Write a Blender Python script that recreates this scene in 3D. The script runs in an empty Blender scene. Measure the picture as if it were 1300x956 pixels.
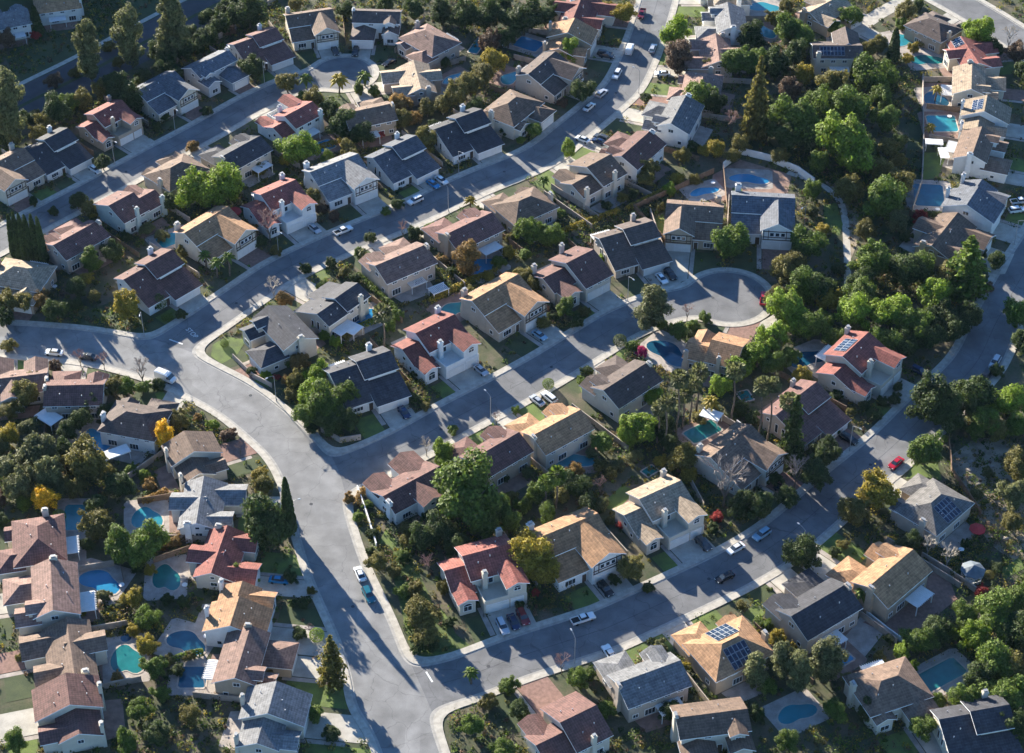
import bpy, bmesh, math, random
import numpy as np
from mathutils import Vector, Matrix
HAZE = .000011
random.seed(7); RNG = np.random.default_rng(7)
SC = bpy.context.scene; COL = SC.collection
# ---------------------------------------------------------------- camera, sky, sun
FPX, PITCH, HCAM = 2600.0, math.radians(40), 334.0
CAMY = -HCAM / math.tan(PITCH)
cd = bpy.data.cameras.new("camera"); cam = bpy.data.objects.new("camera", cd); COL.objects.link(cam)
cam.location = (0, CAMY, HCAM); cam.rotation_euler = (math.radians(90) - PITCH, 0, 0)
cd.sensor_width = 36; cd.lens = 36 * FPX / 1300; cd.shift_y = -44.5 / 1300
cd.clip_start = 5; cd.clip_end = 8000
SC.camera = cam
SUN_EL = math.radians(17.3); SAZ = Vector((0.55, -0.835)).normalized()
w = bpy.data.worlds.new("World"); SC.world = w; w.use_nodes = True
nt = w.node_tree; bg = nt.nodes["Background"]
sky = nt.nodes.new("ShaderNodeTexSky"); sky.sky_type = 'NISHITA'; sky.sun_disc = False
sky.sun_elevation = SUN_EL; sky.sun_rotation = math.atan2(-SAZ.x, -SAZ.y)
sky.altitude = 200; sky.air_density = 1.0; sky.dust_density = 0.0; sky.ozone_density = 6.0
nt.links.new(sky.outputs[0], bg.inputs[0]); bg.inputs[1].default_value = 0.08
sl = bpy.data.lights.new("sun", 'SUN'); sl.energy = 5.0; sl.angle = math.radians(0.5); sl.color = (1.0, 0.93, 0.79)
so = bpy.data.objects.new("sun", sl); COL.objects.link(so)
so.rotation_euler = Vector((SAZ.x * math.cos(SUN_EL), SAZ.y * math.cos(SUN_EL), -math.sin(SUN_EL))).to_track_quat('-Z', 'Y').to_euler()
SC.view_settings.view_transform = 'Standard'; SC.view_settings.look = 'None'
SC.view_settings.exposure = 1.98; SC.view_settings.gamma = 1
SC.cycles.max_bounces = 4; SC.cycles.diffuse_bounces = 2; SC.cycles.glossy_bounces = 2
SC.cycles.transmission_bounces = 2; SC.cycles.transparent_max_bounces = 4
SC.cycles.use_denoising = True; SC.cycles.use_light_tree = False

# ---------------------------------------------------------------- pixel of the photo -> point at height z
def P(px, py, z=0.0):
    u = (px - 650) / FPX; v = (433.5 - py) / FPX
    c, s = math.cos(PITCH), math.sin(PITCH)
    d = (u, c + v * s, -s + v * c); t = (z - HCAM) / d[2]
    return Vector((d[0] * t, CAMY + d[1] * t, z))
def S(py):   # pixels per metre across, at ground
    return (FPX * math.sin(PITCH) + (py - 433.5) * math.cos(PITCH)) / HCAM
def proj(p):
    c, s = math.cos(PITCH), math.sin(PITCH)
    y = p[1] - CAMY; z = p[2] - HCAM
    dep = y * c - z * s; up = y * s + z * c
    return 650 + FPX * p[0] / dep, 433.5 - FPX * up / dep
def height_at(base, py):
    lo, hi = 0, 60
    for _ in range(30):
        m = (lo + hi) / 2
        if proj((base.x, base.y, m))[1] > py: lo = m
        else: hi = m
    return lo

# ---------------------------------------------------------------- materials
def mat(name, col=(0.5, 0.5, 0.5), rough=0.8, var=0.25, scale=0.6, col2=None, spec=0.3, metal=0, fine=0.0, build=None):
    m = bpy.data.materials.new(name); m.use_nodes = True
    n = m.node_tree; L = n.links; b = n.nodes["Principled BSDF"]
    b.inputs["Roughness"].default_value = rough; b.inputs["Metallic"].default_value = metal
    b.inputs["Specular IOR Level"].default_value = spec
    tc = n.nodes.new("ShaderNodeNewGeometry")
    nz = n.nodes.new("ShaderNodeTexNoise"); nz.inputs["Scale"].default_value = scale; nz.inputs["Detail"].default_value = 6
    L.new(tc.outputs["Position"], nz.inputs["Vector"])
    rp = n.nodes.new("ShaderNodeValToRGB"); c2 = col2 or tuple(c * (1 - var) for c in col)
    c1 = col if col2 else tuple(min(1, c * (1 + var * .6)) for c in col)
    rp.color_ramp.elements[0].position = .33; rp.color_ramp.elements[1].position = .67
    rp.color_ramp.elements[0].color = (*c2, 1); rp.color_ramp.elements[1].color = (*c1, 1)
    L.new(nz.outputs["Fac"], rp.inputs[0]); out = rp.outputs[0]
    if build: out = build(n, L, tc, out, b)
    L.new(out, b.inputs["Base Color"])
    return m
def mul(n, L, a, fac, lo, hi):
    mr = n.nodes.new("ShaderNodeMapRange"); mr.inputs[3].default_value = lo; mr.inputs[4].default_value = hi
    L.new(fac, mr.inputs[0])
    vm = n.nodes.new("ShaderNodeVectorMath"); vm.operation = 'SCALE'; L.new(a, vm.inputs[0]); L.new(mr.outputs[0], vm.inputs[3])
    return vm.outputs[0]
def noise(n, L, tc, scale, detail=4, sock="Position"):
    z = n.nodes.new("ShaderNodeTexNoise"); z.inputs["Scale"].default_value = scale; z.inputs["Detail"].default_value = detail
    L.new(tc.outputs[sock], z.inputs["Vector"]); return z.outputs["Fac"]
def asphalt_build(n, L, tc, out, b):
    def cracks(scale, width, lo):
        nonlocal out
        nz = n.nodes.new("ShaderNodeTexNoise"); nz.inputs["Scale"].default_value = scale * 3; L.new(tc.outputs["Position"], nz.inputs["Vector"])
        ad = n.nodes.new("ShaderNodeVectorMath"); ad.operation = 'MULTIPLY_ADD'
        L.new(nz.outputs["Color"], ad.inputs[0]); ad.inputs[1].default_value = (2.5, 2.5, 0); L.new(tc.outputs["Position"], ad.inputs[2])
        v = n.nodes.new("ShaderNodeTexVoronoi"); v.feature = 'DISTANCE_TO_EDGE'; v.inputs["Scale"].default_value = scale
        L.new(ad.outputs[0], v.inputs["Vector"])
        mr = n.nodes.new("ShaderNodeMapRange"); mr.inputs[1].default_value = 0; mr.inputs[2].default_value = width
        mr.inputs[3].default_value = lo; mr.inputs[4].default_value = 1.0; L.new(v.outputs["Distance"], mr.inputs[0])
        vm = n.nodes.new("ShaderNodeVectorMath"); vm.operation = 'SCALE'; L.new(out, vm.inputs[0]); L.new(mr.outputs[0], vm.inputs[3]); out = vm.outputs[0]
    cracks(.13, .011, .68); cracks(.33, .012, .86)
    vo = n.nodes.new("ShaderNodeTexVoronoi"); vo.distance = 'CHEBYCHEV'; vo.inputs["Scale"].default_value = .07; L.new(tc.outputs["Position"], vo.inputs["Vector"])
    sc = n.nodes.new("ShaderNodeSeparateColor"); L.new(vo.outputs["Color"], sc.inputs[0]); out = mul(n, L, out, sc.outputs[0], .90, 1.08)
    out = mul(n, L, out, noise(n, L, tc, 9, 3), .8, 1.18)
    return mul(n, L, out, noise(n, L, tc, .09, 2), .78, 1.2)
def ground_build(n, L, tc, out, b):
    rp = n.nodes.new("ShaderNodeValToRGB"); e = rp.color_ramp.elements
    e[0].position = .35; e[0].color = (.035, .05, .02, 1); e[1].position = .62; e[1].color = (.15, .115, .08, 1)
    k = e.new(.48); k.color = (.06, .07, .03, 1)
    L.new(noise(n, L, tc, .12, 7), rp.inputs[0])
    mx = n.nodes.new("ShaderNodeMix"); mx.data_type = 'RGBA'; mx.inputs[0].default_value = .5
    L.new(out, mx.inputs[6]); L.new(rp.outputs[0], mx.inputs[7])
    return mul(n, L, mx.outputs[2], noise(n, L, tc, 2.2, 5), .55, 1.45)
def fine(sc, lo, hi):
    return lambda n, L, tc, out, b: mul(n, L, out, noise(n, L, tc, sc, 4), lo, hi)
def roof_build(ribs):
    def f(n, L, tc, out, b):
        uv = n.nodes.new("ShaderNodeUVMap"); uv.uv_map = "UVMap"
        oi = n.nodes.new("ShaderNodeObjectInfo")
        sp = n.nodes.new("ShaderNodeSeparateXYZ"); L.new(uv.outputs[0], sp.inputs[0])
        def saw(src, per, lo):
            nonlocal out
            m1 = n.nodes.new("ShaderNodeMath"); m1.operation = 'MULTIPLY'; m1.inputs[1].default_value = 1 / per; L.new(src, m1.inputs[0])
            m2 = n.nodes.new("ShaderNodeMath"); m2.operation = 'FRACT'; L.new(m1.outputs[0], m2.inputs[0])
            out = mul(n, L, out, m2.outputs[0], lo, 2 - lo)
        saw(sp.outputs[1], .62, .82)
        saw(sp.outputs[0], .55, .78 if ribs else .9)
        vo = n.nodes.new("ShaderNodeTexVoronoi"); vo.inputs["Scale"].default_value = 1.6
        vo.inputs["Randomness"].default_value = .6; L.new(uv.outputs[0], vo.inputs["Vector"])
        sc = n.nodes.new("ShaderNodeSeparateColor"); L.new(vo.outputs["Color"], sc.inputs[0])
        out = mul(n, L, out, sc.outputs[0], .78, 1.22)
        out = mul(n, L, out, noise(n, L, tc, 5, 4), .75, 1.25)
        return mul(n, L, out, oi.outputs["Random"], .82, 1.2)
    return f
M = {}
M['asphalt'] = mat('asphalt', (.21, .205, .20), .9, .22, .25, build=asphalt_build)
M['concrete'] = mat('concrete', (.42, .38, .32), .9, .2, .8, build=fine(5, .8, 1.15))
M['gutter'] = mat('gutter_concrete', (.33, .31, .28), .9, .2, .8, build=fine(5, .8, 1.15))
M['drive'] = mat('driveway_concrete', (.40, .365, .31), .9, .22, .35, build=fine(3, .85, 1.12))
M['brickpave'] = mat('brick_paving', (.24, .14, .11), .9, .25, 1.2, build=fine(6, .75, 1.2))
M['patio'] = mat('patio_concrete', (.36, .31, .27), .9, .25, .5, build=fine(4, .8, 1.15))
M['patio2'] = mat('patio_terracotta', (.27, .17, .13), .9, .25, .6, build=fine(4, .8, 1.15))
M['ground'] = mat('soil_and_ivy', (.10, .08, .055), .95, .4, .5, col2=(.04, .055, .022), build=ground_build)
M['lawn'] = mat('lawn_grass', (.12, .165, .035), .9, .45, .35, col2=(.075, .10, .03), build=fine(5, .6, 1.4))
M['lawn2'] = mat('dull_grass', (.065, .08, .03), .9, .35, .3, col2=(.035, .05, .02), build=fine(4, .6, 1.4))
M['slopegrass'] = mat('slope_grass', (.06, .075, .03), .95, .4, .2, col2=(.035, .05, .02), build=fine(3, .65, 1.35))
M['dirt'] = mat('dry_soil', (.26, .21, .15), .95, .35, .3, build=fine(3, .7, 1.3))
M['water'] = mat('pool_water', (.03, .20, .24), .08, .12, .4, spec=.5)
M['water_blue'] = mat('pool_water_blue', (.025, .19, .34), .08, .12, .4, spec=.5)
M['water_dark'] = mat('pool_water_dark', (.012, .07, .12), .06, .2, .4, spec=.5)
M['water_green'] = mat('pool_water_green', (.018, .15, .145), .08, .2, .4, spec=.5)
M['coping'] = mat('pool_coping', (.42, .35, .29), .8, .15, 1)
M['white'] = mat('white_paint', (.72, .70, .67), .6, .06, 1)
M['panel'] = mat('garage_panel', (.66, .63, .58), .6, .06, 1)
M['glass'] = mat('window_glass', (.03, .04, .05), .08, .3, .5, spec=.8)
M['timber'] = mat('dark_timber', (.07, .045, .03), .7, .2, 1)
M['fencewood'] = mat('fence_wood', (.20, .13, .085), .85, .3, 1.5)
M['block'] = mat('block_wall', (.34, .28, .23), .9, .2, .7)
M['whitewall'] = mat('white_block_wall', (.65, .63, .60), .8, .1, .7)
M['solar'] = mat('solar_cells', (.012, .018, .04), .12, .3, .5, spec=.7)
M['alu'] = mat('aluminium', (.5, .5, .5), .4, .1, 1, metal=.6)
M['steel'] = mat('galvanised_steel', (.30, .30, .30), .5, .1, 1, metal=.3)
M['lens'] = mat('lamp_lens', (.6, .6, .55), .3, .1, 1)
M['rubber'] = mat('tyre_rubber', (.02, .02, .02), .8, .2, 1)
M['bark'] = mat('bark', (.13, .10, .075), .9, .35, 2)
M['barkpale'] = mat('pale_bark', (.33, .29, .25), .9, .3, 2)
M['umbrella'] = mat('red_canvas', (.45, .03, .03), .7, .1, 1)
M['slate'] = mat('gazebo_roof', (.12, .14, .16), .7, .2, 1)
M['marking'] = mat('road_paint', (.6, .6, .58), .7, .15, 2)
M['rock'] = mat('slope_rock', (.28, .24, .2), .9, .3, 1)
ROOF = {'charcoal': (.043, .042, .048), 'darkbrown': (.078, .056, .048), 'red': (.185, .060, .047), 'orange': (.30, .165, .085),
        'brown': (.14, .092, .066), 'grey': (.14, .138, .14), 'tan': (.26, .195, .135), 'pink': (.20, .12, .095), 'redbrown': (.125, .062, .052), 'slate': (.085, .09, .105)}
for k, c in ROOF.items():
    M['roof_' + k] = mat('roof_' + k, c, .85, .2, .5, build=roof_build(k in ('red', 'redbrown')))
M['roof_ribbed'] = mat('roof_ribbed', (.10, .092, .086), .85, .2, .5, build=roof_build(True))
WALL = {'cream': (.52, .46, .37), 'white': (.66, .64, .60), 'beige': (.44, .36, .29), 'tan': (.37, .29, .21), 'teal': (.38, .43, .40), 'grey': (.40, .40, .40)}
for k, c in WALL.items(): M['wall_' + k] = mat('wall_' + k, c, .85, .08, .5, build=fine(2, .93, 1.05))
def objcol(name, rough, spec, leaf=False, metal=0):
    m = bpy.data.materials.new(name); m.use_nodes = True; n = m.node_tree; L = n.links
    b = n.nodes["Principled BSDF"]; b.inputs["Roughness"].default_value = rough; b.inputs["Specular IOR Level"].default_value = spec; b.inputs["Metallic"].default_value = metal
    oi = n.nodes.new("ShaderNodeObjectInfo"); out = oi.outputs["Color"]
    if leaf:
        g = n.nodes.new("ShaderNodeNewGeometry")
        out = mul(n, L, out, g.outputs["Random Per Island"], .55, 1.5)
        out = mul(n, L, out, noise(n, L, g, .9, 2), .6, 1.4)
        tr = n.nodes.new("ShaderNodeBsdfTranslucent"); L.new(out, tr.inputs[0])
        mx = n.nodes.new("ShaderNodeMixShader"); mx.inputs[0].default_value = .42
        L.new(b.outputs[0], mx.inputs[1]); L.new(tr.outputs[0], mx.inputs[2]); L.new(mx.outputs[0], n.nodes["Material Output"].inputs[0])
    L.new(out, b.inputs["Base Color"]); return m
M['leaf'] = objcol('foliage', .65, .25, True)
M['paint'] = objcol('car_paint', .25, .6, metal=.2)
M['twig'] = objcol('twigs', .9, .1)

# ---------------------------------------------------------------- object helpers
def link(name, data, parent=None, m=None, loc=None, rot=None):
    o = bpy.data.objects.new(name, data); COL.objects.link(o)
    if parent is not None: o.parent = parent
    if loc is not None: o.location = loc
    if rot is not None: o.rotation_euler = rot
    if m is not None and data is not None:
        if not data.materials: data.materials.append(None)
        o.material_slots[0].link = 'OBJECT'; o.material_slots[0].material = m
    return o
def tag(o, label=None, cat=None, group=None, kind=None):
    for k, v in (('label', label), ('category', cat), ('group', group), ('kind', kind)):
        if v: o[k] = v
    return o
def thing(name, label, cat, loc=(0, 0, 0), rz=0, group=None):
    o = bpy.data.objects.new(name, None); COL.objects.link(o); o.location = loc; o.rotation_euler = (0, 0, rz)
    return tag(o, label, cat, group)
def mesh(name, verts, faces, mats=(None,), mi=None, smooth=False):
    me = bpy.data.meshes.new(name); me.from_pydata([tuple(v) for v in verts], [], [tuple(f) for f in faces])
    for m in mats: me.materials.append(m)
    if mi is not None: me.polygons.foreach_set('material_index', mi)
    if smooth: me.polygons.foreach_set('use_smooth', [True] * len(me.polygons))
    me.update(); return me
class MB:
    def __init__(s): s.v = []; s.f = []; s.mi = []
    def add(s, vs, fs, mi=0):
        o = len(s.v); s.v += [tuple(v) for v in vs]; s.f += [tuple(i + o for i in f) for f in fs]; s.mi += [mi] * len(fs)
    def box(s, x0, x1, y0, y1, z0, z1, mi=0, tx=0, ty=0):
        x0, x1 = min(x0, x1), max(x0, x1); y0, y1 = min(y0, y1), max(y0, y1)
        s.add([(x0, y0, z0), (x1, y0, z0), (x1, y1, z0), (x0, y1, z0), (x0 + tx, y0 + ty, z1), (x1 - tx, y0 + ty, z1), (x1 - tx, y1 - ty, z1), (x0 + tx, y1 - ty, z1)],
              [(3, 2, 1, 0), (4, 5, 6, 7), (0, 1, 5, 4), (1, 2, 6, 5), (2, 3, 7, 6), (3, 0, 4, 7)], mi)
    def tube(s, p, q, r0, r1, n=6, mi=0, cap=True):
        p = Vector(p); q = Vector(q); d = (q - p)
        if d.length < 1e-6: return
        d.normalize(); a = d.orthogonal().normalized(); b = d.cross(a)
        vs = []
        for c, r in ((p, r0), (q, r1)):
            for i in range(n):
                t = 2 * math.pi * i / n; vs.append(c + a * (math.cos(t) * r) + b * (math.sin(t) * r))
        fs = [(i, (i + 1) % n, n + (i + 1) % n, n + i) for i in range(n)]
        if cap: fs += [tuple(range(n - 1, -1, -1)), tuple(range(n, 2 * n))]
        s.add(vs, fs, mi)
    def mesh(s, name, mats=(None,), smooth=False): return mesh(name, s.v, s.f, mats, s.mi, smooth)
def uv_by_slope(me):
    uvl = me.uv_layers.new(name="UVMap")
    for p in me.polygons:
        nrm = p.normal; h = Vector((-nrm.y, nrm.x, 0))
        if h.length < 1e-3: h = Vector((1, 0, 0))
        h.normalize(); v = nrm.cross(h)
        for li in p.loop_indices:
            co = me.vertices[me.loops[li].vertex_index].co; uvl.data[li].uv = (co.dot(h), co.dot(v))

# ---------------------------------------------------------------- ground and roads
link('ground', mesh('ground', [(-2500, -1500, 0), (2500, -1500, 0), (2500, 3500, 0), (-2500, 3500, 0)], [(0, 1, 2, 3)]), m=M['ground'])['kind'] = 'structure'
ROADS = {   # px polylines, half width, (bulb radius)
 'upper': ([(-90, 352), (0, 305), (60, 273), (130, 236), (200, 198), (262, 165), (320, 132), (375, 108), (436, 93)], 4.7, 9.0),
 'middle': ([(205, 449), (232, 428), (262, 408), (310, 375), (359, 343), (431, 309), (520, 272), (600, 234), (681, 200), (727, 166), (768, 132), (794, 105), (818, 53), (835, 0), (850, -60), (862, -120)], 5.0, 0),
 'court': ([(425, 606), (480, 582), (520, 563), (577, 531), (642, 497), (696, 467), (750, 434), (795, 408), (850, 388), (925, 377)], 5.6, 10.6),
 'main': ([(-100, 424), (0, 430), (100, 438), (165, 450), (215, 465), (262, 487), (300, 508), (335, 535), (370, 568), (392, 605), (403, 645), (413, 680), (430, 730), (462, 800), (481, 853), (505, 910), (530, 980), (560, 1080)], 5.9, 0),
 'lower': ([(495, 884), (560, 868), (600, 856), (658, 834), (750, 804), (780, 793), (872, 751), (941, 717), (999, 680), (1068, 621), (1132, 568), (1180, 520), (1236, 465), (1264, 411), (1293, 358), (1335, 290), (1365, 220)], 5.7, 0),
 'ridge': ([(1080, -60), (1130, -40), (1180, -16), (1225, 8), (1262, 30), (1296, 52), (1350, 90), (1400, 140)], 5.8, 0),
}
def smooth_line(pts, n=6):
    out = []; q = [pts[0] * 2 - pts[1]] + pts + [pts[-1] * 2 - pts[-2]]
    for i in range(1, len(q) - 2):
        a, b, c, d = q[i - 1:i + 3]
        for k in range(n):
            t = k / n
            out.append(.5 * ((2 * b) + (c - a) * t + (2 * a - 5 * b + 4 * c - d) * t * t + (3 * b - a - 3 * c + d) * t ** 3))
    out.append(pts[-1]); return out
LINES = []
for k, (pp, hw, bulb) in ROADS.items():
    LINES.append((np.array([(q.x, q.y) for q in smooth_line([P(*a) for a in pp])]), hw, bulb, k))
def seg_dist(X, Y, L):
    best = np.full(X.shape, 1e9)
    for (ax, ay), (bx, by) in zip(L[:-1], L[1:]):
        dx, dy = bx - ax, by - ay; l2 = dx * dx + dy * dy
        t = np.clip(((X - ax) * dx + (Y - ay) * dy) / l2, 0, 1)
        best = np.minimum(best, np.hypot(X - ax - t * dx, Y - ay - t * dy))
    return best
def field(X, Y, only=None):
    X = np.asarray(X, float); Y = np.asarray(Y, float); fs = []
    for L, hw, bulb, k in LINES:
        if only and k not in only: continue
        f = seg_dist(X, Y, L) - hw
        if bulb: f = -1.2 * np.log(np.exp(-np.clip(f, -40, 40) / 1.2) + np.exp(-np.clip(np.hypot(X - L[-1][0], Y - L[-1][1]) - bulb, -40, 40) / 1.2))
        fs.append(np.clip(f, -60, 60))
    return -2.2 * np.log(sum(np.exp(-f / 2.2) for f in fs))
def toroad(x, y, e=.5):
    g = Vector((F1(x - e, y) - F1(x + e, y), F1(x, y - e) - F1(x, y + e))); return g.normalized()
gx = np.arange(-215, 216, 1.0); gy = np.arange(-175, 300, 1.0)
GX, GY = np.meshgrid(gx, gy, indexing='ij'); FG = field(GX, GY)
def F1(x, y):
    u = min(max(x - gx[0], 0), len(gx) - 2.001); v = min(max(y - gy[0], 0), len(gy) - 2.001); i, j = int(u), int(v); u -= i; v -= j
    return float((FG[i, j] * (1 - u) + FG[i + 1, j] * u) * (1 - v) + (FG[i, j + 1] * (1 - u) + FG[i + 1, j + 1] * u) * v)
GM = field(GX, GY, ('main',)) - 1.2
def band(name, lo, hi, z, m, walls=False, gs=0):
    vs, fs = [], []; idx = {}
    def vid(x, y, zz):
        k = (round(x, 4), round(y, 4), round(zz, 3))
        if k not in idx: idx[k] = len(vs); vs.append((x, y, zz))
        return idx[k]
    c = [FG[:-1, :-1], FG[1:, :-1], FG[1:, 1:], FG[:-1, 1:]]
    mn = np.minimum.reduce(c); mx = np.maximum.reduce(c)
    for i, j in zip(*np.where((mn < hi) & (mx > lo))):
        poly = [(gx[i], gy[j], FG[i, j], GM[i, j]), (gx[i + 1], gy[j], FG[i + 1, j], GM[i + 1, j]), (gx[i + 1], gy[j + 1], FG[i + 1, j + 1], GM[i + 1, j + 1]), (gx[i], gy[j + 1], FG[i, j + 1], GM[i, j + 1])]
        for lev, sg, ch in ((lo, 1, 2), (hi, -1, 2)) + (((0.0, gs, 3),) if gs else ()):
            if lev < -50: continue
            o = []
            for a, b in zip(poly, poly[1:] + poly[:1]):
                ia, ib = (a[ch] - lev) * sg >= 0, (b[ch] - lev) * sg >= 0
                if ia: o.append(a)
                if ia != ib:
                    t = (lev - a[ch]) / (b[ch] - a[ch]); o.append((a[0] + (b[0] - a[0]) * t, a[1] + (b[1] - a[1]) * t, lev if ch == 2 else a[2] + (b[2] - a[2]) * t, a[3] + (b[3] - a[3]) * t if ch == 2 else 0))
            poly = o
            if len(poly) < 3: break
        if len(poly) < 3: continue
        ids = [vid(p[0], p[1], z) for p in poly]
        if len(set(ids)) >= 3: fs.append(tuple(dict.fromkeys(ids)))
        if walls:
            for a, b in zip(poly, poly[1:] + poly[:1]):
                if a[2] == b[2] and a[2] in (lo, hi): fs.append((vid(a[0], a[1], z), vid(b[0], b[1], z), vid(b[0], b[1], .0), vid(a[0], a[1], .0)))
    o = link(name, mesh(name, vs, fs), m=m); o['kind'] = 'structure'; return o
band('main_road', -99, -.42, .02, M['asphalt'], gs=-1)
M['asphalt_side'] = mat('side_street_asphalt', (.155, .153, .155), .9, .22, .25, build=asphalt_build)
band('side_street', -99, -.42, .02, M['asphalt_side'], gs=1)
band('gutter', -.42, 0.0, .03, M['gutter'])
band('kerb', 0.0, .18, .15, M['gutter'], True)
band('pavement', .18, 1.75, .145, M['concrete'], True)
LAWNX = []; EXCL = []   # world polygons where no undergrowth grows
def inpoly(x, y, poly):
    c = False; n = len(poly)
    for i in range(n):
        x1, y1 = poly[i]; x2, y2 = poly[i - 1]
        if (y1 > y) != (y2 > y) and x < (x2 - x1) * (y - y1) / (y2 - y1) + x1: c = not c
    return c
ZL = [0.0]
def sheet(name, pts, z, m, kind='structure', excl=True):
    ZL[0] = (ZL[0] + .0011) % .009
    me = mesh(name, [(p[0], p[1], z + ZL[0]) for p in pts], [tuple(range(len(pts)))])
    o = link(name, me, m=m); o['kind'] = kind
    if excl: (LAWNX if name == 'lawn' else EXCL).append([(p[0], p[1]) for p in pts])
    return o
def ribbon(pts, hw):
    L = smooth_line(pts, 5); l, r = [], []
    for i, p in enumerate(L):
        d = (L[min(i + 1, len(L) - 1)] - L[max(i - 1, 0)]).normalized(); n_ = Vector((-d.y, d.x, 0)) * hw
        l.append(p + n_); r.append(p - n_)
    return l, r
def ribbon_sheet(name, pts, hw, z, m):
    l, r = ribbon(pts, hw); n = len(l)
    me = mesh(name, [(p.x, p.y, z) for p in l + r], [(i, n + i, n + i + 1, i + 1) for i in range(n - 1)])
    o = link(name, me, m=m); o['kind'] = 'structure'
    for i in range(0, n - 1): EXCL.append([(q.x, q.y) for q in (l[i], r[i], r[i + 1], l[i + 1])])
    return o
def ribbon_seam(pp, hw=.07):
    L = smooth_line([P(*a) for a in pp], 6)
    l, r = [], []
    for i, p in enumerate(L):
        d = (L[min(i + 1, len(L) - 1)] - L[max(i - 1, 0)]).normalized(); n_ = Vector((-d.y, d.x, 0)) * hw; l.append(p + n_); r.append(p - n_)
    n = len(l); link('road_seam', mesh('road_seam', [(p.x, p.y, .027) for p in l + r], [(i, n + i, n + i + 1, i + 1) for i in range(n - 1)]), m=M['seam'])['kind'] = 'structure'
M['seam'] = mat('tar_seam', (.085, .085, .09), .8, .3, .5)
for k_ in ('upper', 'middle', 'court', 'lower'): ribbon_seam(ROADS[k_][0][1:-1])
# highway behind the upper left houses, alley and curving footpath
hwy = [P(*q) for q in [(-120, 205), (0, 148), (60, 118), (120, 88), (200, 45), (270, 8), (350, -32), (460, -85)]]
M['asphalt_dark'] = mat('dark_asphalt', (.06, .06, .065), .9, .2, .3)  # highway's shade put into a darker asphalt colour; manhole covers reuse it
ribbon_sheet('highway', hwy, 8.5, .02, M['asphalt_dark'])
for o_, w_ in ((-9.8, .9), (0, .7)):
    l, r = ribbon(hwy, abs(o_) if o_ else .01)
    ribbon_sheet('highway_pavement' if o_ else 'median_strip', [q for q in (l if o_ else l)][::5], w_, .06, M['concrete'] if o_ else M['slopegrass'])
ribbon_sheet('alley', [P(*q) for q in [(1040, 78), (1072, 50), (1109, 22), (1140, 4), (1175, -18)]], 2.6, .03, M['concrete'])
ribbon_sheet('footpath', [P(*q) for q in [(1000, 219), (1035, 231), (1058, 246), (1071, 268), (1075, 312), (1076, 350), (1076, 392)]], .95, .05, M['concrete'])

# hill beyond the highway, outside the frame, that shades the highway corner
edge = [P(-260, 290), P(-60, 200), P(60, 146), P(170, 88), P(250, 44), P(335, -2), P(400, -40)]
hv, hf = [], []; prof = [(-58, 0), (-30, .45), (-12, .88), (0, 1), (14, .9), (40, .4), (80, 0)]
for i, g_ in enumerate(edge):
    Hh = 37 * (.25 if i == len(edge) - 1 else 1); Lh = Hh / math.tan(SUN_EL)
    for o_, k_ in prof: hv.append((g_.x - SAZ.x * (110 - o_ * 0) - SAZ.x * o_, g_.y - SAZ.y * 110 - SAZ.y * o_, Hh * k_ + .0 if k_ else -.5))
m_ = len(prof)
for i in range(len(edge) - 1):
    for j in range(m_ - 1): hf.append((i * m_ + j, (i + 1) * m_ + j, (i + 1) * m_ + j + 1, i * m_ + j + 1))
link('hill', mesh('hill', hv, hf, smooth=True), m=M['slopegrass'])['kind'] = 'structure'

hz = mesh('haze', [(x, y, z) for z in (-1.5, 352) for x, y in ((-700, -520), (700, -520), (700, 900), (-700, 900))], [(3, 2, 1, 0), (4, 5, 6, 7), (0, 1, 5, 4), (1, 2, 6, 5), (2, 3, 7, 6), (3, 0, 4, 7)])
hm = bpy.data.materials.new('haze_air'); hm.use_nodes = True; hn = hm.node_tree; hn.nodes.remove(hn.nodes['Principled BSDF'])
pv = hn.nodes.new('ShaderNodeVolumePrincipled'); pv.inputs['Density'].default_value = HAZE; pv.inputs['Color'].default_value = (.6, .78, 1, 1); hn.links.new(pv.outputs[0], hn.nodes['Material Output'].inputs['Volume'])
if HAZE: link('haze', hz, m=None)['kind'] = 'stuff'; hz.materials[0] = hm
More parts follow.
